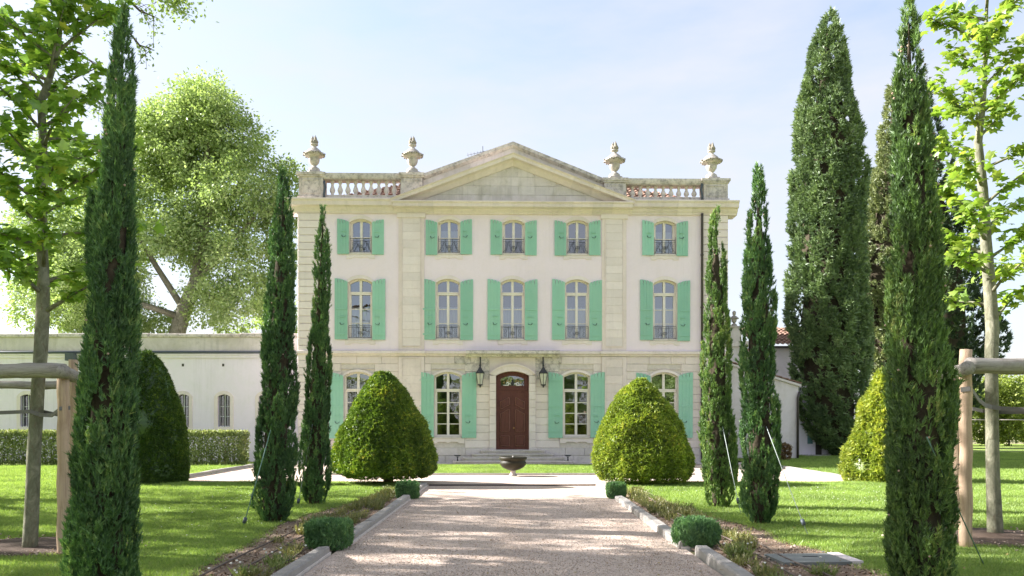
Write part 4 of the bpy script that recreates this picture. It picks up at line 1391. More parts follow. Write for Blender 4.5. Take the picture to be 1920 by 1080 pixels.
# lanterns
def lantern(root):
    mb = MB().tube([(0, .18, .62), (0, .0, .62)], .014, 5).tube([(0, 0, .66), (0, 0, .25)], .012, 5)
    mb.tube([(.035 * math.cos(q), 0, .30 + .05 * math.sin(q)) for q in np.linspace(0, 2 * PI, 10)], .01, 5)
    mb.tube([(0, .17, .30), (0, .10, .36), (0, .02, .31)], .012, 5)
    mb.box(-.03, .03, .17, .19, .25, .68)
    mb.build('wall_bracket', M['iron'], root)
    mb = MB()
    def hexring(r, z): return [(r * math.cos(q), r * math.sin(q), z) for q in np.arange(6) * PI / 3 + PI / 6]
    rings = [hexring(.215, -.045), hexring(.225, -.02), hexring(.20, .0), hexring(.12, .10), hexring(.085, .16), hexring(.06, .20), hexring(.03, .24), hexring(.015, .28)]
    vs = sum(rings, []); fs = []
    for i in range(len(rings) - 1):
        for j in range(6): fs.append((i * 6 + j, i * 6 + (j + 1) % 6, i * 6 + 6 + (j + 1) % 6, i * 6 + 6 + j))
    fs += [(5, 4, 3, 2, 1, 0)]
    mb.add(vs, fs); mb.build('lantern_roof', M['iron'], root)
    mb = MB()
    for j in range(6):
        q = PI / 6 + j * PI / 3
        mb.tube([(.195 * math.cos(q), .195 * math.sin(q), -.05), (.10 * math.cos(q), .10 * math.sin(q), -.52)], .011, 4)
    mb.lathe([(.10, -.52), (.125, -.53), (.12, -.555), (.05, -.575), (.03, -.62), (.012, -.66), (0, -.665)], 6)
    mb.build('lantern_frame', M['iron'], root)
    for j in range(6):
        q0, q1 = PI / 6 + j * PI / 3, PI / 6 + (j + 1) * PI / 3
        p = [(.103 * math.cos(q0), .103 * math.sin(q0), -.51), (.103 * math.cos(q1), .103 * math.sin(q1), -.51), (.19 * math.cos(q1), .19 * math.sin(q1), -.055), (.19 * math.cos(q0), .19 * math.sin(q0), -.055)]
        MB().add(p, [(0, 1, 2, 3)]).build('pane', M['bulb'], root)
    MB().lathe([(.04, -.50), (.05, -.40), (.045, -.25), (.02, -.17), (0, -.16)], 8).build('lamp_glass', M['bulb'], root)
for px, lab in ((900.5, 'black iron lantern on the stone wall left of the brown door'), (1018, 'black iron lantern on the stone wall right of the brown door')):
    r0 = empty('wall_lantern', hw((X(px), -.24, Z(699))), 0, lab, 'lantern', 'lanterns beside the front door')
    r0.scale = (.92, .92, .92)
    if px < 950: lantern(r0); lan0 = r0
    else:
        for ch in lan0.children:
            c = ch.copy(); COL.objects.link(c); c.parent = r0
# boot scrapers
for px, lab in ((860, 'dark iron boot scraper at the left end of the stone steps'), (1061, 'dark iron boot scraper at the right end of the stone steps')):
    mb = MB().box(-.17, .17, -.012, .012, .215, .27).tube([(-.17, 0, .24), (-.22, 0, .275)], .016, 5).tube([(.17, 0, .24), (.22, 0, .275)], .016, 5)
    mb.tube([(0, 0, 0), (0, 0, .22)], [.05, .025], 6).tube([(-.10, 0, .215), (0, 0, .12), (.10, 0, .215)], .014, 5)
    o = mb.build('boot_scraper', M['iron'], None, scl=(.62, .8, .85), loc=hw((X(px), -.93 if px < 950 else -.93, .129)))
    tag(o, lab, 'boot scraper', 'boot scrapers on the entrance steps')

# basin on a stem in the gravel
f = empty('stone_basin', at(962, 893, 24.1) * Vector((1, 1, 0)), 0, 'dark mossy stone basin on a slim pale stem in front of the steps', 'fountain')
bp_ = [(.10, .17), (.20, .20), (.33, .27), (.395, .36), (.40, .41), (.37, .45), (.365, .47), (.40, .50), (.42, .53), (.42, .575), (.40, .585), (.36, .575), (.33, .52), (.2, .46), (.0, .45)]
MB().lathe(bp_, 32).build('bowl', M['basin'], f)
MB().lathe([(.11, 0), (.12, .03), (.09, .06), (.075, .12), (.085, .18), (.06, .20)], 14).build('stem', M['limegrey'], f)
MB().lathe([(0, .545), (.02, .55), (.025, .60), (0, .62)], 8).build('spout', M['limegrey'], f)

# ------------------------------------------------------------------ the low white wing on the left
WY = 33.0
KW = 1500 / WY
def XW(px): return (px - 961) / KW
def ZW(py): return 1.6 + (793 - py) / KW
wing = empty('low_wing', (0, 0, 0), 0, 'long low white rendered wing with barred arched windows left of the house', 'building')
WX0, WX1 = -30, -8.72
wops = [dict(cx=XW(px), hw=.25, zb=ZW(800), zs=ZW(743.5), rise=.09) for px in (50, 127, 204, 343, 420, 497)]
mb = MB()
wall_band(mb, WX0, WX1, 0, ZW(633), WY, wops, .22, 0, 0)
mb.box(WX0, WX1, WY + .25, WY + 7, 0, ZW(640), 0)
mb.build('render_wall', M['white'], wing)
mb = MB(); 
mb.box(WX0, WX1, WY - .06, WY - .001, ZW(671), ZW(666)); mb.box(WX0, WX1, WY - .10, WY - .001, ZW(666) + .0005, ZW(663.5))
mb.build('string_course', M['white'], wing)
mb = MB(); mb.box(WX0, WX1, WY - .035, WY - .001, ZW(659), ZW(633)); mb.build('parapet', M['limegrey'], wing)
mb = MB().tube([(WX0, WY - .11, ZW(661.5)), (WX1 - .0, WY - .11, ZW(660.5))], .055, 8); mb.build('gutter', M['gutter'], wing)
n = 17
for i in range(n):
    a = WX0 + (WX1 - WX0) * i / n; b = WX0 + (WX1 - WX0) * (i + 1) / n
    MB().cbox(a + .003, b - .003, WY - .09 + random.uniform(-.008, .008), WY + .45, ZW(633), ZW(625.5) + random.uniform(-.015, .02), .03).build('coping_stone', M['limeweather'], wing)
mb = MB().tube([(XW(138), WY - .14, ZW(676)), (XW(138), WY - .14, .05)], .05, 8); mb.build('downpipe', M['pipe'], wing)
MB().box(XW(129), XW(146), WY - .30, WY - .02, ZW(677), ZW(663)).build('rain_hopper', M['gutter'], wing)
for px in (343, 418.5): MB().box(XW(px) - .045, XW(px) + .045, WY - .006, WY + .02, ZW(687), ZW(682)).build('vent_hole', M['pipe'], wing)
for o in wops:
    mb = MB()
    ar = arc(o['cx'], o['hw'], o['zs'], o['rise'], 8); ao = arc(o['cx'], o['hw'] + .15, o['zs'], o['rise'] + .15, 8)
    mb.strip(ao, ar, WY - .025, WY + .01)
    for s in (-1, 1):
        a, b = sorted((o['cx'] + s * o['hw'], o['cx'] + s * (o['hw'] + .15))); mb.box(a, b, WY - .025, WY + .01, o['zb'] - .0, o['zs'])
    mb.box(o['cx'] - o['hw'] - .15, o['cx'] + o['hw'] + .15, WY - .03, WY + .2, o['zb'] - .12, o['zb'] - .0005)
    mb.build('window_surround', M['limeclean'], wing)
    mb = MB()
    H = o['zs'] - o['zb']; h = o['hw']; y = WY + .13
    for xx in (-h + .02, 0, h - .02): mb.box(o['cx'] + xx - .02, o['cx'] + xx + .02, y, y + .05, o['zb'], o['zs'] + o['rise'] * (1 - abs(xx) / h))
    for t in (.015, .34, .67): mb.box(o['cx'] - h + .0005, o['cx'] + h - .0005, y + .003, y + .047, o['zb'] + H * t - .018, o['zb'] + H * t + .018)
    wdo = mb.build('window', M['whitepaint'], wing)
    for s in (-1, 1):
        for k in range(3):
            a, b = sorted((o['cx'] + s * .02, o['cx'] + s * (h - .04)))
            z0, z1 = o['zb'] + H * (.015, .34, .67)[k] + .018, o['zb'] + (H * (.34, .67, 1.03)[k]) - .018 * (k < 2)
            MB().add([(a, y + .03, z0), (b, y + .03, z0), (b, y + .03, z1), (a, y + .03, z1)], [(0, 1, 2, 3)]).build('pane', M['glass'], wdo)
    MB().box(o['cx'] - h, o['cx'] + h, WY + .225, WY + .245, o['zb'], o['zs'] + .1).build('dark_room_sheet', M['room'], wing)  # dark sheet stands in for the unlit room behind the panes
    for k in range(5):
        xx = o['cx'] - h + .05 + (2 * h - .1) * k / 4
        MB().tube([(xx, WY + .05, o['zb']), (xx, WY + .05, o['zs'] + .03)], .010, 5).build('window_bar', M['iron'], wdo)

# ------------------------------------------------------------------ buildings on the right
AY = 35.0
ax = empty('grey_annex', (0, 0, 0), 0, 'grey rendered lean-to annex with a sloping top and dark downpipe right of the house', 'building')
xa0, xa1 = 9.2, (1497 - 961) / 1500 * AY
za = lambda py: 1.6 + (793 - py) / 1500 * AY
zl, zr_ = za(681), za(724)
MB().prism([(xa0, 0), (xa1, 0), (xa1, zr_), (xa0, zl)], AY, AY + 6).build('render_wall', M['annex'], ax)
sl = (zr_ - zl) / (xa1 - xa0)
mb = MB(); mb.strip([(xa0, zl + .10), (xa1 + .10, zr_ + .10 + sl * .1)], [(xa0, zl + .001), (xa1 + .10, zr_ + .001 + sl * .1)], AY - .10, AY + 6.1)
mb.build('verge_stone', M['limegrey'], ax)
nT = 12
for i in range(nT):
    x0 = xa0 + (xa1 + .1 - xa0) * i / nT; x1 = xa0 + (xa1 + .1 - xa0) * (i + 1) / nT
    z0 = zl + .11 + sl * (x0 - xa0); z1 = zl + .11 + sl * (x1 - xa0) + .04
    MB().prism([(x0, z0), (x1 + .02, z1), (x1 + .02, z1 + .045), (x0, z0 + .06)], AY - .08, AY + .3).build('verge_tile', M['tile'], ax)
mb = MB().tube([(xa1 + .02, AY - .09, za(735)), (xa1 - .06, AY - .09, za(746)), (xa1 - .06, AY - .09, .06)], .055, 8); mb.build('downpipe', M['pipe'], ax)

rh = empty('tiled_rear_house', (0, 0, 0), 0, 'pale rear house with a terracotta tiled roof between two cypresses', 'house')
RY = 42.0
zr2 = lambda py, d=RY: 1.6 + (793 - py) / 1500 * d
xr0, xr1 = (1420 - 961) / 1500 * RY, (1600 - 961) / 1500 * RY
MB().box(xr0, xr1, RY, RY + 7, 0, zr2(652)).build('render_wall', M['annex'], rh)
MB().box(xr0 - .1, xr1, RY - .28, RY - .01, zr2(653), zr2(649.5)).build('eaves_gutter', M['pipe'], rh)
tile_field('roof_tiles', rh, (xr0 - .2, RY - .3, zr2(649)), (1, 0, 0), (0, 1, .36), xr1 - xr0 + .2, 4.2, .26, .36, M['tile'], amp=.075)
MB().prism([(xr0 - .15, zr2(649) - .06), (xr1, zr2(649) - .06), (xr1, zr2(649) - .02), (xr0 - .15, zr2(649) - .02)], RY - .25, RY + 7).build('roof_deck', M['tile'], rh)

pw = empty('parapet_block', (0, 0, 0), 0, 'stone parapet block topped by a pedestal just right of the house corner', 'building')
PY_ = 36.3
px_ = lambda p: (p - 961) / 1500 * PY_
pz_ = lambda p: 1.6 + (793 - p) / 1500 * PY_
MB().box(9.0, px_(1400), PY_, PY_ + 3, 0, pz_(650)).build('render_wall', M['annex'], pw)
MB().box(9.0, px_(1403), PY_ - .12, PY_ + 3.1, pz_(650) + .001, pz_(640)).build('cornice', M['limegrey'], pw)
MB().box(px_(1369), px_(1390), PY_ - .03, PY_ + .55, pz_(640) + .001, pz_(615)).build('pedestal', M['limegrey'], pw)
MB().box(px_(1367), px_(1392), PY_ - .08, PY_ + .6, pz_(615) + .001, pz_(611.5)).build('pedestal_cap', M['limeweather'], pw)
MB().box(9.0, px_(1369) - .002, PY_ + .1, PY_ + .4, pz_(640) + .002, pz_(622)).build('parapet', M['limegrey'], pw)
u = empty('small_stone_urn', (px_(1379.5), PY_ + .26, pz_(611.5) + .001), 0, 'small stone urn on the pedestal right of the house, far below the roof urns', 'urn')
MB().lathe([(r * .55, z * .47) for r, z in up_] + [(.08, .60), (.09, .66), (.05, .72), (0, .74)], 16).build('urn_body', M['urn'], u)

sw = empty('white_side_wing', (0, 0, 0), 0, 'small white wall with a blue shutter and door under the tall cypress', 'building')
SY = 38.5
sx_ = lambda p: (p - 961) / 1500 * SY
sz_ = lambda p: 1.6 + (793 - p) / 1500 * SY
MB().box(sx_(1490), sx_(1600), SY, SY + 4, 0, 3.3).build('render_wall', M['white'], sw)
MB().box(sx_(1514), sx_(1523), SY - .05, SY - .001, sz_(832), sz_(806)).build('shutter', flat('blue_shutter_paint', (.12, .24, .27)), sw)
MB().box(sx_(1529), sx_(1540), SY - .04, SY - .001, .06, sz_(806)).build('door', M['pipe'], sw)
MB().box(sx_(1500), sx_(1546), SY - .9, SY - .001, -.02, .07).build('door_step', M['limegrey'], sw)

# ------------------------------------------------------------------ planting: cypresses
def strand_trunk(root, r0, h, lean=0, n=7):
    mb = MB().tube([(0, 0, -.05), (.01, 0, h * .5), (lean, 0, h)], [r0, r0 * .75, r0 * .4], n)
    mb.tube([(r0 * .8, .02, -.05), (r0 * 1.8, .03, h * .55)], [r0 * .5, r0 * .2], 6)
    mb.tube([(-r0 * .8, -.02, -.05), (-r0 * 1.9, -.03, h * .5)], [r0 * .5, r0 * .2], 6)
    return mb.build('trunk', M['darkbark'], root)

def cypress(label, rows, d, n, mat, size, seed, group, name='cypress_tree', temps=None, zmin=None, cones=0, h_trunk=1.2, r_trunk=.07, **k):
    rows_s = sorted(rows, key=lambda r: -r[0])
    cx = ((rows_s[0][1] + rows_s[0][2]) / 2 - 961) / 1500 * d
    root = empty(name, (cx, d, 0), 0, label, 'tree', group)
    spindle_crown('crown', rows, d, n, temps or SPRAYS, size, mat, root, seed, zmin=zmin, plume=k.pop('plume', (.36, .055)), **k)
    strand_trunk(root, r_trunk, h_trunk)
    if cones:
        zz = [1.6 - (r[0] - 793) / 1500 * d for r in rows_s]
        for i in range(cones):
            z = rng.uniform(zz[0] + .2, zz[-1] - .1) if i % 3 == 0 else zz[-1] - abs(rng.normal(0, 1)) * (zz[-1] - zz[0]) * .3
            r = np.interp(z, zz, [(q[2] - q[1]) / 2 / 1500 * d for q in rows_s]); c = np.interp(z, zz, [((q[2] + q[1]) / 2 - 961) / 1500 * d for q in rows_s])
            th = rng.uniform(PI, 2 * PI); s = .011
            if i == 0:
                cm = MB().lathe([(0, -s), (s * .8, -s * .6), (s, 0), (s * .8, s * .6), (0, s)], 7).mesh('seed_cone', M['cone'])
                cypress.cm = cm
            link('seed_cone', cypress.cm, root, (c - cx + r * .98 * math.cos(th), r * .98 * math.sin(th), z))
    return root

G1 = 'slim cypresses lining the drive'
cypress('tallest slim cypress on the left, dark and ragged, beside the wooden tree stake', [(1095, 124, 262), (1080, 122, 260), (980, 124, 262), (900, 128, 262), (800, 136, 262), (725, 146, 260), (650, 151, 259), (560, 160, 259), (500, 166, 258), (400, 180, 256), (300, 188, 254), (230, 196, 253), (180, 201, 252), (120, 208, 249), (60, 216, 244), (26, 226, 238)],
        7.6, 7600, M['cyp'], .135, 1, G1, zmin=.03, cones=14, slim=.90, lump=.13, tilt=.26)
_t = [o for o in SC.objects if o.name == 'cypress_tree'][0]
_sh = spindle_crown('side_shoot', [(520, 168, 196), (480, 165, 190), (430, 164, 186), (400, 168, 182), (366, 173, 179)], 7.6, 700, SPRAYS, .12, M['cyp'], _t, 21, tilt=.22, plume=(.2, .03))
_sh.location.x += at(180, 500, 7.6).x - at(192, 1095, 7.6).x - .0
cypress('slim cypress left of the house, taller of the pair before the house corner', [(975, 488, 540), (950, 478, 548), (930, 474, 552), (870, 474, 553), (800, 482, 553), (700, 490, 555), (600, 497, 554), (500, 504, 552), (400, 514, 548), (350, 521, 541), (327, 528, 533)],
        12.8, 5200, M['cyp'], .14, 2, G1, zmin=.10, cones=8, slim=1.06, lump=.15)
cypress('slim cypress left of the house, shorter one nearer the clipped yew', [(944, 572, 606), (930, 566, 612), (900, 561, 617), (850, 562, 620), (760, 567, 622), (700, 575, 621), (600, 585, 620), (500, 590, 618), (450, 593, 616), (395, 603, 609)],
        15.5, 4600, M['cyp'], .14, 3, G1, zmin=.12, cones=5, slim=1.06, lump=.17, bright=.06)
cypress('slim sunlit bright green cypress hugging the right corner of the house', [(948, 1330, 1366), (930, 1325, 1372), (880, 1318, 1378), (800, 1316, 1376), (700, 1317, 1371), (600, 1321, 1366), (500, 1324, 1361), (430, 1329, 1355), (393, 1338, 1346)],
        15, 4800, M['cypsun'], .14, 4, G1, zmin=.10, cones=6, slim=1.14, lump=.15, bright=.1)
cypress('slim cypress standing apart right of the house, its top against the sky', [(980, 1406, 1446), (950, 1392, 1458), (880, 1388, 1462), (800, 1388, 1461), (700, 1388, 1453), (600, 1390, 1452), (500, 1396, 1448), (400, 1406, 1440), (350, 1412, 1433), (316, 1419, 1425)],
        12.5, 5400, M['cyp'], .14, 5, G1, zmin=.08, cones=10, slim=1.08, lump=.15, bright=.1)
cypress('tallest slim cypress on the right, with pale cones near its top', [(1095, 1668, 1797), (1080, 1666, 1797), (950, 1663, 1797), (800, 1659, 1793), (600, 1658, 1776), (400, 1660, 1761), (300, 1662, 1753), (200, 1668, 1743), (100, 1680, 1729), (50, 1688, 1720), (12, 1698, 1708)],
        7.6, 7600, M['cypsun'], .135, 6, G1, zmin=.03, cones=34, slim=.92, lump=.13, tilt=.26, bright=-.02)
G2 = 'old cypresses right of the house'
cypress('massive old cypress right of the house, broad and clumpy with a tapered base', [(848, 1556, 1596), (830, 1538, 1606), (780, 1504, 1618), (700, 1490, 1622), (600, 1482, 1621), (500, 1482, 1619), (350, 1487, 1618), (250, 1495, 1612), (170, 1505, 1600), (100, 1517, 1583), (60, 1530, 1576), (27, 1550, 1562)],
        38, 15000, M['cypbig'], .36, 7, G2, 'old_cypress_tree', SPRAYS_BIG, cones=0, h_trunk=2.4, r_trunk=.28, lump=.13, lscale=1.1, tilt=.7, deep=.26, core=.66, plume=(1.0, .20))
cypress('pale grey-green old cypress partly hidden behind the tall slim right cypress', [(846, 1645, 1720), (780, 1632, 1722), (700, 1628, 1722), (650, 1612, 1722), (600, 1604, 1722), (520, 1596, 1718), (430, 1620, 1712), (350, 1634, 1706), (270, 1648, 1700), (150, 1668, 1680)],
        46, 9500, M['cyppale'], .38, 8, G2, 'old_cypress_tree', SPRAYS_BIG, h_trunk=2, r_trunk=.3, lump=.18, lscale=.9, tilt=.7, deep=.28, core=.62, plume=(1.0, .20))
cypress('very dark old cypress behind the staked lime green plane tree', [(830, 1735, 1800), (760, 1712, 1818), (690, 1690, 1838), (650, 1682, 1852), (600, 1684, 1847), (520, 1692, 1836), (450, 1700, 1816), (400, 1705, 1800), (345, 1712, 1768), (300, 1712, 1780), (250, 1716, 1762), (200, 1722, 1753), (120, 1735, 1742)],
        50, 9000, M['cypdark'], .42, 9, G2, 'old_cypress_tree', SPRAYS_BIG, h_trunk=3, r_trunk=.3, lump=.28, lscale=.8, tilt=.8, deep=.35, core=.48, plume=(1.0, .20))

# clipped yews
def yew(label, rows, d, n, mat, seed, zmin, name='clipped_yew', size=.10, **k):
    rs_ = sorted(rows, key=lambda r: -r[0])
    root = empty(name, (((rs_[0][1] + rs_[0][2]) / 2 - 961) / 1500 * d, d, 0), 0, label, 'topiary', 'clipped yews on the lawns')
    spindle_crown('crown', rows, d, n, SPRIGS, size, mat, root, seed, tilt=1.6, zmin=zmin, **k)
    mb = MB().tube([(0, 0, -.05), (.03, 0, .5), (-.02, .02, 1.4)], [.14, .11, .07], 9); mb.build('trunk', M['darkbark'], root)
    for i in range(7):
        q = rng.uniform(PI, 2 * PI); l = rng.uniform(.6, 1.1)
        pts = [(0, 0, rng.uniform(.12, .4)), (l * .5 * math.cos(q), l * .5 * math.sin(q), rng.uniform(.25, .4)), (l * math.cos(q), l * math.sin(q), rng.uniform(.3, .7))]
        MB().tube(pts, [.035, .025, .012], 5).build('branch', M['darkbark'], root)
    return root
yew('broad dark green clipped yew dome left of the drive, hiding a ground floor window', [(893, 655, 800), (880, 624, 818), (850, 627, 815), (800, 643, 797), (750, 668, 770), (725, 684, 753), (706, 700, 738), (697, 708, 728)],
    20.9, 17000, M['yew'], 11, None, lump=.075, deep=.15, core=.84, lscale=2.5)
yew('sunlit yellow-green clipped yew dome right of the drive, slightly smaller', [(897, 1122, 1290), (880, 1112, 1297), (850, 1113, 1293), (800, 1127, 1277), (760, 1145, 1254), (735, 1165, 1232), (718, 1185, 1217), (709, 1195, 1208)],
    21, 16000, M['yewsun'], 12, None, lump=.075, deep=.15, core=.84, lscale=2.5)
yew('tall smooth dark cone of yew behind the left cypress', [(906, 194, 347), (880, 191, 349), (800, 196, 342), (750, 205, 331), (700, 222, 312), (675, 238, 298), (656, 258, 278)],
    21.3, 14000, M['conetop'], 13, .02, 'yew_cone', lump=.025, deep=.08, core=.93, size=.09)
yew('golden yellow conical yew behind the right cypress', [(905, 1592, 1722), (880, 1578, 1732), (840, 1592, 1722), (790, 1612, 1706), (740, 1626, 1696), (705, 1644, 1678), (688, 1655, 1664)],
    21.8, 8500, M['golden'], 14, .03, 'golden_yew', lump=.16, deep=.25, core=.80, lscale=2.2, size=.16)

# ------------------------------------------------------------------ hedge and shrubs
def leafy_box(name, label, cat, c, hx, hy, h, n, mat, temps, size, seed, rnd=6, group=None, up=.3, core=.88, rz=0, see=0):
    """clipped shrub: superellipsoid skin of leaves over an inner mass"""
    if hx > 4:
        # long hedge: sample the faces by area
        face = rng.choice(3, n, p=np.array([2 * hx * h, 2 * hx * hy * 2, 2 * hy * h]) / (2 * hx * h + 4 * hx * hy + 2 * hy * h))
        P = np.zeros((n, 3)); Nn = np.zeros((n, 3))
        k = face == 0; P[k] = np.stack([rng.uniform(-hx, hx, k.sum()), np.full(k.sum(), -hy), rng.uniform(.02, h, k.sum())], 1); Nn[k] = (0, -1, .1)
        k = face == 1; P[k] = np.stack([rng.uniform(-hx, hx, k.sum()), rng.uniform(-hy, hy, k.sum()), np.full(k.sum(), h)], 1); Nn[k] = (0, 0, 1)
        k = face == 2; P[k] = np.stack([np.full(k.sum(), hx), rng.uniform(-hy, hy, k.sum()), rng.uniform(.02, h, k.sum())], 1); Nn[k] = (1, 0, .1)
        P -= Nn * rng.uniform(0, .16, (n, 1)) 
        P += rng.normal(0, .02, (n, 3))
    else:
        D = rng.normal(0, 1, (n, 3))
        D = D / (np.abs(D) ** rnd).sum(1, keepdims=True) ** (1 / rnd)
        Nn = np.sign(D) * np.abs(D) ** (rnd - 1)
        Nn = Nn / np.linalg.norm(Nn, axis=1, keepdims=True)
        P = D * np.array([hx, hy, h * .5]) + np.array([0, 0, h * .5])
        lm = lumps(P, 6, seed)
        P = np.array([0, 0, h * .5]) + (P - np.array([0, 0, h * .5])) * (rng.uniform(.78, 1.0, n) * (1 + .09 * lm))[:, None]
    A = Nn * (1 - up) + np.array([0, 0, up * 2]) + rng.normal(0, .45, (n, 3))
    ch = scatter_templates(temps, P - A * size * .3, A, Nn + rng.normal(0, .6, (n, 3)), size * rng.uniform(.6, 1.3, n), np.clip(.45 + .25 * lumps(P, 5, seed + 3) + rng.normal(0, .18, n), 0, 1))
    root = empty(name, (c[0], c[1], 0), rz, label, cat, group)
    o = link('leaves', tri_mesh('leaves', ch, mat), root); o['kind'] = 'stuff'
    if hx > 4:
        mb = MB()
        for i in range(int(hx * 2 / .16)):
            x = -hx + .1 + i * .16 + rng.uniform(-.05, .05)
            for q in range(2):
                y0 = rng.uniform(-.2, .2)
                mb.tube([(x, y0, -.03), (x + rng.uniform(-.1, .1), y0 * 1.2, h * .5), (x + rng.uniform(-.2, .2), y0 * 1.5, h * .95)], [.018, .012, .005], 4)
        st = mb.build('stems', M['darkbark'], root); st['kind'] = 'stuff'
    else:
        v, f = [], []
        mb = MB()
        for i in range(14):
            q = rng.uniform(0, 2 * PI); rr = rng.uniform(.2, .7)
            mb.tube([(rng.uniform(-.04, .04), rng.uniform(-.04, .04), -.03), (hx * rr * .6 * math.cos(q), hy * rr * .6 * math.sin(q), h * .4), (hx * rr * math.cos(q), hy * rr * math.sin(q), h * .85)], [.014, .01, .004], 4)
        st = mb.build('stems', M['darkbark'], root); st['kind'] = 'stuff'
    return root
hx0, hx1 = (-120 - 961) / 1500 * 29.6, (455 - 961) / 1500 * 29.6
leafy_box('clipped_hedge', 'long low clipped hedge in front of the white wing', 'hedge', ((hx0 + hx1) / 2, 29.95), (hx1 - hx0) / 2, .42, 1.30, 34000, M['hedge'], [OVAL, DIAMOND], .085, 31)
leafy_box('reflected_hedge', 'tall unseen hedge added behind the camera for the windows to reflect', 'hedge', (0, -36), 34, 1.2, 7.0, 22000, M['hedge'], [OVAL], .32, 37)  # added out of view to give the panes a dark green reflection
GB = 'small clipped shrubs at the drive kerb'
leafy_box('box_shrub', 'larger square clipped green shrub at the left kerb', 'shrub', (-2.35, 10.25), .28, .28, .36, 5600, M['rosemary'], SPRAYS, .065, 32, 6, GB, .55)
leafy_box('box_shrub', 'loose rounded green shrub at the right kerb', 'shrub', (2.37, 10.35), .29, .28, .37, 5600, M['rosemary'], SPRAYS, .085, 33, 3, GB, .7)
leafy_box('box_shrub', 'small square clipped shrub before the dark yew at the end of the left kerb', 'shrub', (-2.23, 17.0), .235, .24, .36, 3200, M['rosemary'], SPRIGS, .055, 34, 7, GB, .55)
leafy_box('box_shrub', 'small shrub before the yellow-green yew at the end of the right kerb', 'shrub', (2.20, 17.0), .20, .22, .34, 2800, M['rosemary'], SPRAYS, .075, 35, 5, GB, .7)
leafy_box('rust_shrub', 'small reddish brown shrub at the foot of the grey annex wall', 'shrub', ((1470 - 961) / 1500 * 33.5, 33.6), .3, .3, .75, 900, foliage('rusty_leaves', [(0, (.14, .08, .045)), (1, (.26, .17, .09))]), [DIAMOND], .11, 36, 3)

# ------------------------------------------------------------------ plane trees
def clump_crown(lobes, per, size, temp, spread=.9, flatten=.8, seed=0, droop=.25):
    """lobes: (x,y,z,r); leaves sit in small tufts over each lobe, denser outside"""
    ch = []
    for (x, y, z, r) in lobes:
        n = int(per * r * r)
        nt_ = max(8, n // (34 if r > 1.3 else 16))
        u = rng.normal(size=(nt_, 3)); u /= np.linalg.norm(u, axis=1, keepdims=True)
        rad = r * rng.uniform(.35, 1.0, nt_) ** .55
        tc = u * rad[:, None] * np.array([1, 1, flatten]) * rng.uniform(.9, 1.12, (nt_, 1))
        k = rng.integers(0, nt_, n)
        P = tc[k] + rng.normal(0, spread * (.30 if r > 1.3 else .22), (n, 3)) * np.array([1, 1, .7])
        o = P / np.maximum(np.linalg.norm(P, axis=1, keepdims=True), .01)
        A = o * .8 + np.array([0, 0, -droop]) + rng.normal(0, .6, (n, 3))
        Nn = np.array([0, 0, .8]) + o * .6 + rng.normal(0, .5, (n, 3))
        tr = rng.normal(0, .14, nt_)[k]
        v, f = stamp(*temp, P + np.array([x, y, z]), A, Nn, size * rng.uniform(.6, 1.3, n))
        ch.append((v, f, np.clip(np.repeat(.45 + tr + rng.normal(0, .15, n), len(temp[1])), 0, 1)))
    return ch

def big_plane(label, group, dens=800):
    d = 45.0
    base = at(328, 640, d); base.z = 0
    root = empty('plane_tree', base, 0, label, 'tree', group)
    L = [(380, 205, 55), (335, 225, 60), (430, 225, 55), (285, 265, 70), (470, 285, 60), (518, 312, 42), (232, 320, 70), (400, 300, 85), (310, 370, 90), (470, 380, 80), (525, 420, 42), (205, 420, 75), (400, 440, 85),
         (245, 505, 75), (322, 452, 58), (470, 490, 65), (500, 545, 38), (185, 545, 60), (440, 552, 48), (272, 592, 44), (395, 600, 40), (180, 470, 60), (350, 290, 80), (150, 380, 60), (140, 310, 60), (120, 440, 80), (150, 530, 65), (85, 520, 60), (205, 600, 40), (110, 595, 45), (535, 385, 40), (532, 470, 38), (505, 600, 36), (475, 565, 50), (455, 600, 30), (300, 250, 60), (410, 240, 60), (372, 190, 34)]
    lobes = []
    for i, (px, py, r) in enumerate(L):
        p = at(px, py, d)
        for k in range(2):
            lobes.append((p.x - base.x + rng.normal(0, .4), rng.uniform(-3.4, 3.4) * (1 - .25 * k), p.z + rng.normal(0, .3), r / 1500 * d * rng.uniform(.78, .98)))
    ch = clump_crown(lobes, dens, .18 if dens > 500 else .24, DIAMOND)
    o = link('crown', tri_mesh('crown', ch, M['plane']), root); o['kind'] = 'stuff'
    P = lambda px, py, y=0: (at(px, py, d).x - base.x, y, at(px, py, d).z)
    mb = MB().tube([(0, 0, -.1), P(330, 700), P(332, 625), P(345, 580), P(368, 530), P(378, 470), P(384, 400)], [.62, .5, .45, .42, .40, .34, .24], 10)
    mb.build('trunk', M['bark'], root)
    for q in ([P(378, 470), P(410, 380, -1), P(440, 320, -1.5), P(470, 270, -1)], [P(384, 400), P(360, 320, .5), P(340, 250, 0)], [P(384, 400), P(400, 310, -1), P(400, 230, -.5)],
              [P(345, 580), P(300, 500, -.6), P(260, 420, -1.2), P(235, 340, -.5)], [P(368, 530), P(430, 480, -1), P(490, 420, -1.4), P(520, 350, -.6)], [P(340, 595), P(280, 575, -1.5), P(220, 540, -2)],
              [P(384, 400), P(420, 360, 1.2), P(450, 300, 1.5)], [P(360, 545), P(420, 560, -1), P(480, 550, -1)]):
        mb = MB().tube(q, [.20] + [.15, .10, .05][:len(q) - 1], 7)
        mb.build('limb', M['bark'], root)
    return root
rng = np.random.default_rng(77)
bgp = big_plane('huge light green plane tree behind the low white wing', 'tall plane trees')
airy = big_plane('tall plane tree in the row beyond the left edge of the lawn', 'tall plane trees', 90)
airy.location = (-24, -4, 0); airy.scale = (.85, .85, .85)
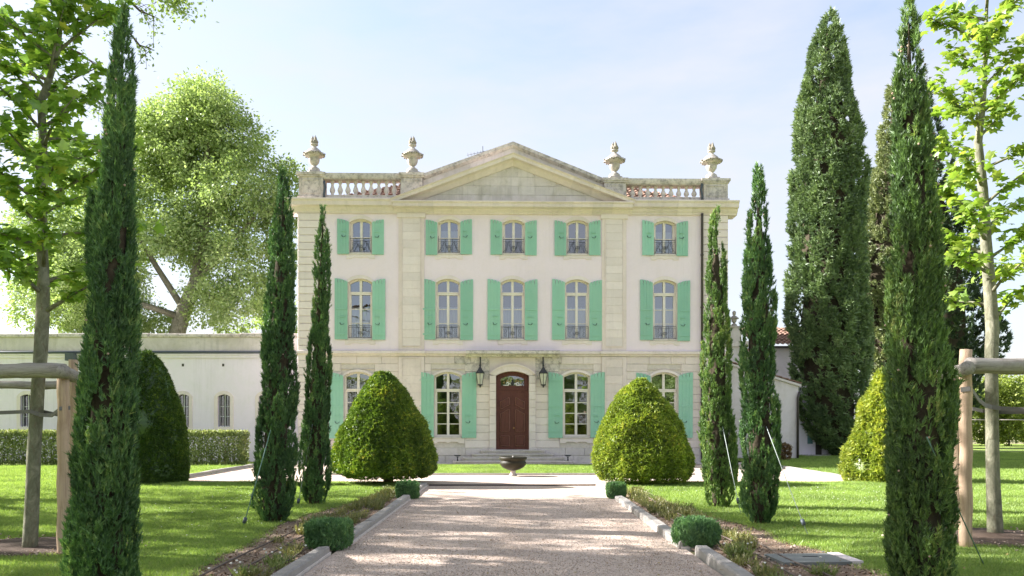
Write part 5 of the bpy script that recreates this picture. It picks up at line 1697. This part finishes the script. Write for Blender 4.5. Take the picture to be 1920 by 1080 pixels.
def plane_copy(x, y, s, rz, label, src=None):
    c = copy_tree(src or bgp); c.location = (x, y, 0); c.rotation_euler = (0, 0, rz); c.scale = (s, s, s); c['label'] = label
    return c
plane_copy(-23.5, 46, .52, 2.2, 'shorter plane tree behind the far left end of the white wing')
for (x, y, s, rz) in ((-22.0, 18.4, .78, .4), (-23.5, 12.0, .88, 1.1), (-23.5, 5.2, .90, 2.3)):
    plane_copy(x, y, s, rz, 'tall plane tree in the row beyond the left edge of the lawn', airy)
for (x, y, s, rz) in ((-8, -27, .46, 1), (7.5, -29, .44, 2.6), (20, -26, .5, 4), (-22, -30, .52, 5.2), (33, -22, .5, .2), (0, -52, .5, 3)):
    plane_copy(x, y, s, rz, 'plane tree of the avenue on the far side of the drive')

# staked young plane trees near the camera
def sapling(label, trunk, d, radii, nb, hz, reach, mats, seed, leaf=.17, density=1.0, az_bias=None):
    r_ = np.random.default_rng(seed)
    pts = [at(px, py, d) for px, py in trunk]
    base = Vector((pts[0].x, d, 0))
    root = empty('young_plane_tree', base, 0, label, 'tree', 'staked young plane trees')
    loc = [p - base for p in pts]
    loc[0].z = -.05
    n = len(loc)
    fine = []
    fr = []
    for i in range(n - 1):
        for t in np.linspace(0, 1, 5)[:-1]:
            w = mnoise.noise(Vector((i + t, seed, 0))) * .012
            fine.append(loc[i].lerp(loc[i + 1], t) + Vector((w, w * .6, 0))); fr.append(radii[i] + (radii[i + 1] - radii[i]) * t + abs(w) * .3)
    fine.append(loc[-1]); fr.append(radii[-1])
    MB().tube(fine, fr, 14).build('trunk', M['bark'], root)
    zs_ = np.array([p.z for p in fine]); xs_ = np.array([p.x for p in fine])
    LP, LA, LN = [], [], []
    for b in range(nb):
        t = (b + r_.uniform(0, .8)) / nb
        z = hz[0] + (hz[1] - hz[0]) * t
        az = b * 2.399 + r_.uniform(-.4, .4)
        L = reach(t) * r_.uniform(.75, 1.15)
        el = math.radians(r_.uniform(12, 38) + 22 * t)
        dr = np.array([math.cos(az) * math.cos(el), math.sin(az) * math.cos(el), math.sin(el)])
        p0 = np.array([np.interp(z, zs_, xs_), 0, z])
        bend = np.array([r_.normal(0, .12), r_.normal(0, .12), -.10])
        q = [p0 + dr * L * s + bend * s * s * L for s in (0, .3, .65, 1)]
        MB().tube([tuple(v) for v in q], [.022 + .012 * (1 - t), .017, .011, .005], 6).build('branch', M['bark'], root)
        ntw = max(3, int(L * 6 * density))
        for k in range(ntw):
            s = .22 + .80 * (k + r_.uniform(0, .7)) / ntw
            s = min(s, 1)
            c = p0 + dr * L * s + bend * s * s * L
            ta = r_.uniform(0, 2 * PI)
            td = dr * .6 + np.array([math.cos(ta), math.sin(ta), r_.uniform(-.2, .6)]) * .8
            td /= np.linalg.norm(td)
            tl = r_.uniform(.12, .38)
            nl = r_.integers(4, 9)
            for j in range(nl):
                pos = c + td * tl * (j + .5) / nl + r_.normal(0, .03, 3)
                a = td * .5 + r_.normal(0, .6, 3) + np.array([0, 0, -.25])
                a[2] *= .6
                LP.append(pos); LA.append(a); LN.append(np.array([0, -.15, 1]) + r_.normal(0, .42, 3))
    LP, LA, LN = np.array(LP), np.array(LA), np.array(LN)
    LS = leaf * r_.uniform(.5, 1.15, len(LP))
    world_ = LP + np.array(base)
    scx = 961 + world_[:, 0] / world_[:, 1] * 1500; scy = 793 - (world_[:, 2] - 1.6) / world_[:, 1] * 1500
    infr = (scx > 0) & (scx < 1920) & (scy > 0)
    score = np.where(infr, LS / world_[:, 1], 0)
    order = np.argsort(-score)
    big, rest = order[:290], order[290:]
    lv = MB().add(MAPLE[0], MAPLE[1]).mesh('leaf', mats[1])
    for i in big:
        A = Vector(LA[i]).normalized(); N_ = Vector(LN[i]); N_ = (N_ - A * N_.dot(A)).normalized(); Xx = A.cross(N_)
        m = Matrix((Xx, A, N_)).transposed().to_4x4()
        o = bpy.data.objects.new('leaf', lv); COL.objects.link(o); o.parent = root
        o.matrix_local = Matrix.Translation(Vector(LP[i])) @ m @ Matrix.Scale(float(LS[i]), 4)
    v, f = stamp(*MAPLE, LP[rest], LA[rest], LN[rest], LS[rest])
    rv = np.repeat(np.clip(r_.normal(.5, .22, len(rest)), 0, 1), len(MAPLE[1]))
    o = link('crown', tri_mesh('crown', [(v, f, rv)], mats[0]), root); o['kind'] = 'stuff'
    return root
sapling('staked young plane tree at the left edge with a grey trunk and fresh green leaves', [(55, 1037), (62, 900), (67, 800), (73, 700), (79, 610), (81, 500), (79, 400), (81, 275), (77, 190), (92, 150), (110, 89), (116, 30), (122, -60)], 9.9,
        [.088, .079, .076, .075, .080, .064, .052, .047, .046, .038, .030, .023, .013], 36, (2.95, 6.9), lambda t: 1.25 - .35 * t, (M['sapl'], M['saplleaf']), 3, leaf=.14, density=2.5)
sapling('staked young plane tree at the right edge with sunlit lime green leaves', [(1867, 1009), (1862, 900), (1860, 800), (1859, 700), (1861, 620), (1849, 456), (1843, 355), (1834, 267), (1842, 207), (1848, 100), (1852, -60)], 11.2,
        [.105, .088, .084, .082, .086, .072, .064, .053, .038, .027, .013], 30, (3.0, 7.7), lambda t: 1.05 - .2 * t, (M['sapr'], M['saprleaf']), 8, leaf=.135, density=2.5)

# large tree off to the left whose limb hangs into the top left corner
ot = empty('overhanging_tree', (-13.5, 12.6, 0), 0, 'tall tree at the left whose thin twigs hang into the top corner', 'tree')
MB().tube([(0, 0, -.1), (.1, 0, 2.5), (.5, 0, 5), (.8, .1, 8), (.9, .2, 11)], [.38, .30, .27, .2, .1], 10).build('trunk', M['darkbark'], ot)
b0 = Vector((-13.5, 12.6, 0))
lob = []
def limb(pts, r0, leaves=True):
    pp = [at(px, py, d) - b0 if d else Vector((px, py, 0)) for px, py, d in pts]
    pp = [Vector((.6, 0, 6.5 + .25 * len(pts)))] + pp
    MB().tube(pp, list(np.linspace(r0, .006, len(pp))), 6).build('branch', M['darkbark'], ot)
    return pp
lt = []
for pts, r0 in (([(-60, -120, 12.6), (120, -60, 12.6), (215, -25, 12.4), (262, 20, 12.4), (290, 32, 12.3)], .07), ([(-60, -60, 13), (150, 0, 13), (225, 40, 13), (262, 85, 13), (285, 92, 13)], .05),
                ([(-100, 20, 13.2), (60, 60, 13.2), (150, 100, 13.2), (190, 130, 13.2)], .05), ([(-100, 80, 13.4), (90, 150, 13.4), (175, 185, 13.4), (200, 200, 13.4)], .05),
                ([(0, -160, 12.4), (180, -100, 12.2), (280, -30, 12.1), (335, 2, 12)], .06)):
    pp = limb(pts, r0)
    for k in range(2, len(pp)):
        for j in range(7):
            s = rng.uniform(0, 1); c = pp[k - 1].lerp(pp[k], s)
            e = c + Vector((rng.normal(0, .16), rng.normal(0, .16), rng.normal(-.12, .14)))
            lt.append((c, e))
mb = MB()
LP = []
for c, e in lt:
    m_ = (c + e) / 2 + Vector((0, 0, .03))
    mb.tube([c, m_, e], [.006, .004, .002], 4)
for c, e in [lt[i] for i in range(len(lt)) if i % 5 != 0]:
    px = 961 + (e.x + b0.x) / (e.y + b0.y) * 1500
    if 235 < px < 268: continue
    for j in range(13): LP.append(np.array(c.lerp(e, rng.uniform(.3, 1.1))) + rng.normal(0, .06, 3))
tip = at(330, 8, 12) - b0
for j in range(520):
    q = np.array(tip) + np.array([rng.normal(0, .16), rng.normal(0, .2), rng.normal(.04, .10)])
    LP.append(q)
tw = mb.build('twigs', M['darkbark'], ot); tw['kind'] = 'stuff'
LP = np.array(LP)
v, f = stamp(*DIAMOND, LP, rng.normal(0, 1, LP.shape), rng.normal(0, .6, LP.shape) + np.array([0, 0, 1]), .065 * rng.uniform(.6, 1.3, len(LP)))
ch = [(v, f, np.repeat(rng.uniform(.1, .7, len(LP)), 2))]
ch += clump_crown([(1.0 + rng.normal(0, 1.2), rng.normal(0, 2), 13 + rng.normal(0, .8), 1.6) for _ in range(4)] + [(-1 + rng.normal(0, 1.2), rng.normal(0, 2), 12 + rng.normal(0, .8), 1.5) for _ in range(3)], 200, .26, DIAMOND)
o = link('crown', tri_mesh('crown', ch, M['plane']), ot); o['kind'] = 'stuff'

# far row of pale green trees and a post fence across the right lawn
fr_root = None
k = 0
for row, (d, sp, x0, x1) in enumerate(((56, 1.75, 27.5, 41), (62, 2.3, 30, 46), (70, 3.0, 33, 53))):
    x = x0
    while x < x1:
        if fr_root is None:
            fr_root = empty('far_tree', (0, 0, 0), 0, 'slender pale green tree in the far row behind the post fence', 'tree', 'far row of pale green trees')
            lobes = [(rng.normal(0, .16), rng.normal(0, .16), z, .62 * (1 - ((z - 2.2) / 3.4) ** 2) + .12) for z in np.linspace(.5, 4.3, 12)]
            o = link('crown', tri_mesh('crown', clump_crown(lobes, 900, .17, DIAMOND, spread=.5), M['far']), fr_root); o['kind'] = 'stuff'
            MB().tube([(0, 0, -.05), (.03, 0, 2), (0, 0, 3.8)], [.06, .045, .015], 6).build('trunk', M['bark'], fr_root)
            t_ = fr_root
        else:
            t_ = copy_tree(fr_root)
        s = rng.uniform(.85, 1.12) * (1 + .16 * row)
        t_.location = (x, d + rng.uniform(-.4, .4), 0); t_.rotation_euler = (0, 0, rng.uniform(0, 6)); t_.scale = (s * 1.1, s * 1.1, s)
        x += sp * rng.uniform(.8, 1.2)
for i in range(7):
    c = plane_copy(36 + i * 9 + rng.uniform(-2, 2), 92 + rng.uniform(-4, 4), .34 + rng.uniform(-.04, .04), rng.uniform(0, 6), 'distant rounded tree beyond the far row of pale trees')
    c['group'] = 'distant trees on the right'
fence = empty('post_fence', (0, 53.2, 0), 0, 'wooden post and rail fence across the far right lawn', 'fence')
pm = MB().tube([(0, 0, -.05), (0, 0, 1.95)], [.075, .07], 8).mesh('post', M['post'])
xs = np.arange(25.4, 44, 2.25)
for x in xs: link('post', pm, fence, (float(x), rng.uniform(-.05, .05), 0), (rng.normal(0, .015), rng.normal(0, .02), 0))
for a, b in zip(xs[:-1], xs[1:]):
    MB().tube([(float(a), 0, 1.80), (float(b), 0, 1.80)], .045, 6).build('rail', M['log'], fence)

# ------------------------------------------------------------------ tree stakes
def stake(label, posts, tops, beams, seed):
    c = sum((Vector((p[0], p[1], 0)) for p in posts), Vector()) / len(posts)
    root = empty('tree_stake_frame', c, 0, label, 'tree stake', 'timber stake frames')
    for (x, y, r), h in zip(posts, tops):
        x -= c.x; y -= c.y
        mb = MB(); n = 14
        pts = [(x + .008 * math.sin(i * 1.7 + seed), y, -.05 + (h + .05) * i / n) for i in range(n + 1)]
        mb.tube(pts, [r * (1.06 - .08 * i / n) for i in range(n + 1)], 14)
        mb.build('post', M['post'], root)
    for (p, q, r, half) in beams:
        p, q = Vector(p) - c, Vector(q) - c
        L = (q - p).length
        mb = MB(); n = 26; rg = .055 if seed == 1 else .02
        mb.tube([(L * i / n, .008 * math.sin(i * .9), .006 * math.sin(i * .6 + seed)) for i in range(n + 1)], [r * (1 + random.uniform(-rg, rg)) for i in range(n + 1)], 16)
        if half: mb.v = [(x, min(y, r * .15), z) for x, y, z in mb.v]
        a = math.atan2(q.y - p.y, q.x - p.x); e = math.asin((q.z - p.z) / L)
        mb.build('beam', M['log'], root, loc=p, rot=(0, -e, a))
    return root
P1 = (-5.36, 9.55, .068); P2 = (-5.98, 10.9, .06); P3 = (-7.05, 9.55, .068); P4 = (-7.55, 10.9, .06)
stake('timber stake frame with a rough log rail round the left young plane tree', [P1, P2, P3, P4], [2.13, 2.46, 2.2, 2.4],
      [((-7.4, 9.44, 2.215), (-5.27, 9.44, 2.215), .088, True), ((-7.9, 11.0, 2.12), (-5.75, 11.0, 2.12), .055, False), ((-5.22, 9.30, 2.20), (-5.86, 11.15, 2.13), .075, False)], 1)
Q1 = (5.75, 10.15, .073); Q2 = (6.42, 11.55, .055); Q3 = (7.5, 10.15, .073); Q4 = (8.0, 11.55, .06)
stake('timber stake frame with smooth round log rail round the right young plane tree', [Q1, Q2, Q3, Q4], [2.53, 2.3, 2.5, 2.45],
      [((5.70, 10.02, 2.32), (8.1, 10.02, 2.31), .095, False), ((5.9, 11.62, 2.36), (8.3, 11.62, 2.36), .055, False), ((5.58, 9.80, 2.27), (6.25, 11.8, 2.27), .085, False)], 2)
# belts that tie the trunks
def belt(label, pts, w, mat):
    """flat belt along a path"""
    vs, fs = [], []
    pts = [Vector(p) for p in pts]
    for i, p in enumerate(pts):
        t = (pts[min(i + 1, len(pts) - 1)] - pts[max(i - 1, 0)]).normalized()
        s = t.cross(Vector((0, 0, 1))).normalized() * .006
        for dz in (-w / 2, w / 2): vs += [p + Vector((0, 0, dz)) + s, p + Vector((0, 0, dz)) - s]
    for i in range(len(pts) - 1):
        a, b = i * 4, i * 4 + 4
        fs += [(a, a + 2, b + 2, b), (a + 1, b + 1, b + 3, a + 3), (a + 2, a + 3, b + 3, b + 2), (a, b, b + 1, a + 1)]
    o = MB().add(vs, fs).build('tree_belt', mat)
    return tag(o, label, 'belt', 'rubber belts tying the young trunks')
tx, ty = at(67, 775, 9.9).x, 9.9
belt('grey rubber belt tying the left young trunk to its stakes', [(-7.05, 9.62, 1.72), (-6.6, 9.74, 1.71), (tx - .12, ty - .105, 1.735), (tx, ty - .115, 1.74), (tx + .10, ty - .09, 1.70), (-5.60, 9.72, 1.69), (-5.44, 9.58, 1.75), (-5.36, 9.47, 1.77), (-5.28, 9.55, 1.78)], .045, M['belt'])
belt('dark rubber belt looped behind the left young trunk', [(-7.05, 9.66, 1.70), (tx - .10, ty + .09, 1.74), (tx, ty + .115, 1.75), (tx + .11, ty + .07, 1.73), (-5.55, 9.76, 1.70), (-5.38, 9.62, 1.75)], .04, M['belt'])
tx, ty = at(1860, 760, 11.2).x, 11.2
belt('grey rubber belt tying the right young trunk to its stakes', [(5.67, 10.12, 2.02), (5.75, 10.06, 2.03), (5.84, 10.16, 2.01), (6.15, 10.55, 1.90), (6.45, 10.9, 1.835), (tx - .07, ty - .11, 1.82), (tx + .05, ty - .125, 1.80), (7.1, 10.75, 1.77), (7.5, 10.2, 1.80)], .06, M['belt'])
belt('dark rubber belt behind the right young trunk', [(7.5, 10.24, 1.74), (tx + .10, ty + .06, 1.75), (tx, ty + .13, 1.76), (tx - .10, ty + .06, 1.77), (6.5, 11.3, 1.80), (6.42, 11.48, 1.82)], .05, M['belt'])

# guy straps of the cypresses
def guy(label, a, b, mat, peg=None, w=.016):
    a, b = Vector(a), Vector(b)
    mid = (a + b) / 2 + Vector((0, 0, -.02))
    root = empty('guy_strap', b, 0, label, 'strap', 'guy straps holding the cypresses')
    MB().tube([a - b, mid - b, (0, 0, 0)], w * .5, 5).build('webbing', mat, root)
    if peg:
        t = (a - b).normalized(); p = t * peg
        MB().tube([p - t * .045, p + t * .045], [.03, .03], 6).build('tensioner', M['gutter'], root)
    MB().tube([(0, 0, .03), (0, 0, -.06)], .012, 5).build('ground_peg', M['gutter'], root)
def g0(px, py): return at(px, py, 1.6 * 1500 / (py - 793))
guy('green guy strap on the taller left cypress, running down to the lawn', at(512, 790, 12.55), g0(455, 990), M['strapgreen'], .12)
guy('pale guy strap on the shorter left cypress near the clipped yew', at(586, 795, 15.3), at(558, 912, 15.2) * Vector((1, 1, 0)) + Vector((0, 0, .02)), M['strap'], .1)
guy('pale guy strap on the bright green cypress at the house corner', at(1355, 800, 14.75), g0(1390, 968), M['strap'], .3, .012)
guy('pale guy strap on the cypress standing apart right of the house', at(1437, 800, 12.2), g0(1516, 1006), M['strap'], .22, .011)
guy('green guy strap on the tallest right cypress, running down to the mulch', at(1738, 820, 7.25), g0(1846, 1062), M['strapgreen'], None, .014)

# ------------------------------------------------------------------ bed details
def mulch(cx, cy, rx, ry, seed):
    vs = [(cx, cy, .075)]; n = 40
    for ring, (f_, z) in enumerate(((.45, .07), (.8, .055), (1.0, .02))):
        for i in range(n):
            q = 2 * PI * i / n
            w = 1 + .18 * mnoise.noise(Vector((math.cos(q) * 1.6, math.sin(q) * 1.6, seed)))
            vs.append((cx + rx * f_ * w * math.cos(q), cy + ry * f_ * w * math.sin(q), z + .012 * mnoise.noise(Vector((q * 5, ring, seed)))))
    fs = [(0, 1 + i, 1 + (i + 1) % n) for i in range(n)]
    for r in range(2):
        for i in range(n): fs.append((1 + r * n + i, 1 + (r + 1) * n + i, 1 + (r + 1) * n + (i + 1) % n, 1 + r * n + (i + 1) % n))
    o = MB().add(vs, fs, 0, True).build('bark_mulch', M['mulch']); o['kind'] = 'structure'
mulch(-6.1, 10.15, 1.15, .85, 2); mulch(6.55, 11.0, 1.1, 1.0, 5)
cv = empty('utility_cover', (3.42, 9.22, .03), .06, 'grey flat utility cover slab set in the soil near the right cypress', 'cover')
MB().box(-.42, .36, -.30, .30, -.03, .018).build('slab', M['slab'], cv)
MB().box(.365, .50, -.28, .33, -.03, .022).build('stone_edge', M['limeclean'], cv)
MB().box(-.05, .12, .05, .07, .0182, .024).build('lifting_slot', M['iron'], cv)
for sx in (-1, 1):
    for j, off in enumerate((.20, .52, .82)):
        pts = []
        for y in np.arange(6.5, 18.2, .35):
            pts.append((sx * (2.36 + off + .07 * mnoise.noise(Vector((y * .7, j * 5 + sx, 2))) - (.012 * max(0, y - 10) * j)), y, .045 + .015 * abs(mnoise.noise(Vector((y * 2, j, sx))))))
        o = MB().tube(pts, .011, 5).build('irrigation_hose', M['hose'])
        side = 'left' if sx < 0 else 'right'
        tag(o, 'thin brown hose %s the %s bed' % (('against the kerb in', 'along the middle of', 'along the lawn side of')[j], side), 'hose', 'irrigation hoses')

def herb_row(name, clumps, mat, h, n_bl, w=.008):
    ch = []
    for (x, y, s) in clumps:
        n = int(n_bl * s)
        th = rng.uniform(0, 2 * PI, n); rr = np.sqrt(rng.uniform(0, 1, n)) * .15 * s
        P = np.stack([x + rr * np.cos(th), y + rr * np.sin(th), np.full(n, .02)], 1)
        A = np.stack([np.cos(th) * rr * 2.2 / s, np.sin(th) * rr * 2.2 / s, np.ones(n) * .9], 1) + rng.normal(0, .28, (n, 3))
        S = h * s * rng.uniform(.4, 1.1, n)
        v, f = stamp([(-w / h * 1.2, 0, 0), (w / h * 1.2, 0, 0), (w / h, .6, .04), (0, 1, .12), (-w / h, .6, .04)], [(0, 1, 2), (0, 2, 4), (4, 2, 3)], P, A, rng.normal(0, 1, (n, 3)), S)
        ch.append((v, f, np.clip(np.repeat(rng.normal(.5, .25, n), 3), 0, 1)))
        # small side leaves
        k = rng.integers(0, n, n)
        P2 = P[k] + A[k] / np.linalg.norm(A[k], axis=1, keepdims=True) * (S[k] * rng.uniform(.3, .95, n))[:, None]
        v, f = stamp(*DIAMOND, P2, rng.normal(0, 1, (n, 3)) + np.array([0, 0, .7]), rng.normal(0, 1, (n, 3)), .045 * s * rng.uniform(.5, 1.2, n))
        ch.append((v, f, np.clip(np.repeat(rng.normal(.55, .25, n), 2), 0, 1)))
    o = link(name, tri_mesh(name, ch, mat)); o['kind'] = 'stuff'
for sx in (-1, 1):
    dry, green = [], []
    for y in np.arange(7.2, 18.3, .21):
        for row in (2.62, 3.0):
            x = sx * (row + rng.normal(0, .05) - .03 * max(0, y - 13) * (row > 2.8) + (.25 if sx > 0 and y < 10 else 0) * (row > 2.8))
            if row > 2.8 and y < 10.5 and rng.uniform() < .5: continue
            if sx > 0 and 8.7 < y < 9.6 and row > 2.8: continue
            if abs(y - 10.3) < .5 and row < 2.8: continue
            if rng.uniform() < .28: continue
            s = rng.uniform(.4, .95)
            (green if (y < 9.4 and rng.uniform() < .7) else dry).append((x, y + rng.normal(0, .06), s))
    herb_row('dry_herb_row', dry, M['drygrass'], .20, 95)
    if green: herb_row('green_herb_row', green, M['herb'], .20, 120)
    # little white flowers
    mb = MB()
    for (x, y, s) in green:
        for q in range(int(4 * s)):
            px, py, pz = x + rng.normal(0, .10), y + rng.normal(0, .10), .14 + rng.uniform(0, .08)
            mb.lathe([(.004, pz - .012), (.014, pz), (.010, pz + .006), (0, pz + .008)], 6, (px, py))
    if mb.v:
        o = mb.build('white_flowers', M['petal']); o['kind'] = 'stuff'

# ------------------------------------------------------------------ grass, stones and chips
def blade_tuft(name, nb, h, w, spread, seed, loc):
    r_ = np.random.default_rng(seed)
    P = np.stack([r_.normal(0, spread, nb), r_.normal(0, spread, nb), np.full(nb, -.01)], 1)
    A = np.stack([r_.normal(0, .5, nb), r_.normal(0, .5, nb), np.ones(nb)], 1)
    v, f = stamp([(-.5 * w / h, 0, 0), (.5 * w / h, 0, 0), (.35 * w / h, .55, .05), (0, 1, .22), (-.35 * w / h, .55, .05)], [(0, 1, 2), (0, 2, 4), (4, 2, 3)], P, A, r_.normal(0, 1, (nb, 3)), h * r_.uniform(.5, 1.15, nb))
    me = tri_mesh(name, [(v, f, np.clip(np.repeat(r_.normal(.5, .24, nb), 3), 0, 1))], M['blade'])
    o = link(name, me, None, loc); o['kind'] = 'stuff'
    return o
tufts = [blade_tuft('grass_tuft', 16, .050, .0065, .045, 50 + s, (-4.6 - .4 * s, 9 + s, .03)) for s in range(4)]
def vis(p, pad=.30): return np.abs(p[:, 0]) < (0.64 + pad) * p[:, 1] + .4
def clear_disc(p, cx, cy, rx, ry): return ((p[:, 0] - cx) / rx) ** 2 + ((p[:, 1] - cy) / ry) ** 2 > 1
pts, sc_l = [], []
def add_grass(x0, x1, y0, y1, dens, cond, s0, s1):
    n = int((x1 - x0) * (y1 - y0) * dens)
    p = np.stack([rng.uniform(x0, x1, n), rng.uniform(y0, y1, n)], 1)
    k = vis(p) & cond(p)
    k &= clear_disc(p, -6.1, 10.15, .98, .72) & clear_disc(p, 6.55, 11.0, .94, .85)
    p = p[k]
    nz = np.array([mnoise.noise(Vector((q[0] * .8, q[1] * .8, 3))) for q in p])
    pts.append(p); sc_l.append(rng.uniform(s0, s1, len(p)) * (1 + .35 * nz))
inL = lambda p: np.array([x < L_EDGE(y) + rng.normal(0, .07) for x, y in p])
inR = lambda p: np.array([x > R_EDGE(y) + rng.normal(0, .07) for x, y in p])
add_grass(-12, -2.4, 6.6, 12, 620, inL, .75, 1.3); add_grass(-20, -2.4, 12, 21.3, 330, inL, .9, 1.5)
add_grass(2.4, 12, 6.6, 12, 620, inR, .75, 1.3); add_grass(2.4, 20, 12, 21.3, 330, inR, .9, 1.5)
allp = lambda p: np.ones(len(p), bool)
add_grass(-26, -9.5, 21.3, 29.6, 150, allp, 1.2, 2.0); add_grass(9.7, 32, 21.3, 42, 110, allp, 1.2, 2.2)
add_grass(-5.6, 5.6, 24.8, 30.0, 190, allp, 1.0, 1.6)
pts = np.concatenate(pts); sc_l = np.concatenate(sc_l)
gn_scatter('lawn_grass', pts, .024, sc_l, tufts, tilt=.12)
# loose stones on the near drive, chips and pebbles in the beds
def pebble(name, s, seed, loc, mat, flat_=.6):
    r_ = random.Random(seed)
    bm = bmesh.new(); bmesh.ops.create_icosphere(bm, subdivisions=1, radius=s)
    for v in bm.verts: v.co = Vector((v.co.x * r_.uniform(.8, 1.3), v.co.y * r_.uniform(.7, 1.1), v.co.z * flat_ * r_.uniform(.8, 1.1)))
    me = bpy.data.meshes.new(name); bm.to_mesh(me); bm.free(); me.materials.append(mat)
    o = link(name, me, None, loc); o['kind'] = 'stuff'
    return o
peb = [pebble('gravel_stone', .0085, s, (.4 * s - .6, 9 + .3 * s, .008), m_) for s, m_ in enumerate((M['stone'], mineral('pale_gravel_stone', (.62, .55, .48), rnd=.3), mineral('brown_gravel_stone', (.36, .26, .19), rnd=.3), mineral('grey_gravel_stone', (.42, .38, .35), rnd=.3)))]
n = 30000
yy = 6.8 + (rng.uniform(0, 1, n) ** 1.7) * 10
p = np.stack([rng.uniform(-2.12, 2.12, n), yy], 1)
gn_scatter('loose_gravel', p, .004, rng.uniform(.35, .95, len(p)), peb, tilt=.4)
chips = [pebble('bark_chip', .013, 20 + s, (-2.9 + .2 * s, 8.4 + .3 * s, .03), m_, .35) for s, m_ in enumerate((mineral('brown_chip', (.20, .13, .085), rnd=.4), mineral('pale_chip', (.40, .33, .26), rnd=.4), M['stone']))]
n = 9000
sg = np.where(rng.uniform(0, 1, n) < .5, -1, 1)
yy = 6.8 + (rng.uniform(0, 1, n) ** 1.6) * 12
p = np.stack([sg * rng.uniform(2.34, 4.1, n), yy], 1)
k = np.array([(x < 0 and x > L_EDGE(y) - .12) or (x > 0 and x < R_EDGE(y) + .12) for x, y in p])
pm1 = np.stack([-6.1 + rng.normal(0, .5, 1500), 10.15 + rng.normal(0, .38, 1500)], 1); pm2 = np.stack([6.55 + rng.normal(0, .5, 1500), 11.0 + rng.normal(0, .42, 1500)], 1)
p = np.concatenate([p[k], pm1, pm2])
zc = np.concatenate([np.full(k.sum(), .02), np.full(3000, .055)])
gn_scatter('bark_chips', p, zc, rng.uniform(.4, 1.7, len(p)) , chips, tilt=.6)

# fallen leaves and daisies
n = 420
yy = 7 + rng.uniform(0, 1, n) ** 1.4 * 14
xx = rng.uniform(-1, 1, n) * (.62 * yy)
P = np.stack([xx, yy, np.where(np.abs(xx) < 2.1, .016, .062)], 1)
v, f = stamp(*OVAL, P, np.stack([rng.normal(0, 1, n), rng.normal(0, 1, n), rng.normal(0, .15, n)], 1), np.stack([rng.normal(0, .25, n), rng.normal(0, .25, n), np.ones(n)], 1), rng.uniform(.022, .05, n))
M['dryleaf'] = foliage('fallen_leaf', [(0, (.16, .10, .05)), (.6, (.30, .21, .10)), (1, (.42, .36, .14))], .2)
o = link('fallen_leaves', tri_mesh('fallen_leaves', [(v, f, np.repeat(rng.uniform(0, 1, n), len(OVAL[1])))], M['dryleaf'])); o['kind'] = 'stuff'
c_ = rng.integers(0, 9, 260); cx_ = np.where(np.arange(9) % 2 == 0, -1, 1) * rng.uniform(4.6, 8.5, 9); cy_ = rng.uniform(11.5, 19, 9)
p = np.stack([cx_[c_] + rng.normal(0, .7, 260), cy_[c_] + rng.normal(0, .8, 260)], 1)
dz = [pebble('daisy', .011, 40 + s, (-5.2 - .3 * s, 14.5 + .2 * s, .07), M['petal'], .5) for s in range(2)]
gn_scatter('daisies', p, .072, rng.uniform(.5, 1.1, len(p)), dz)
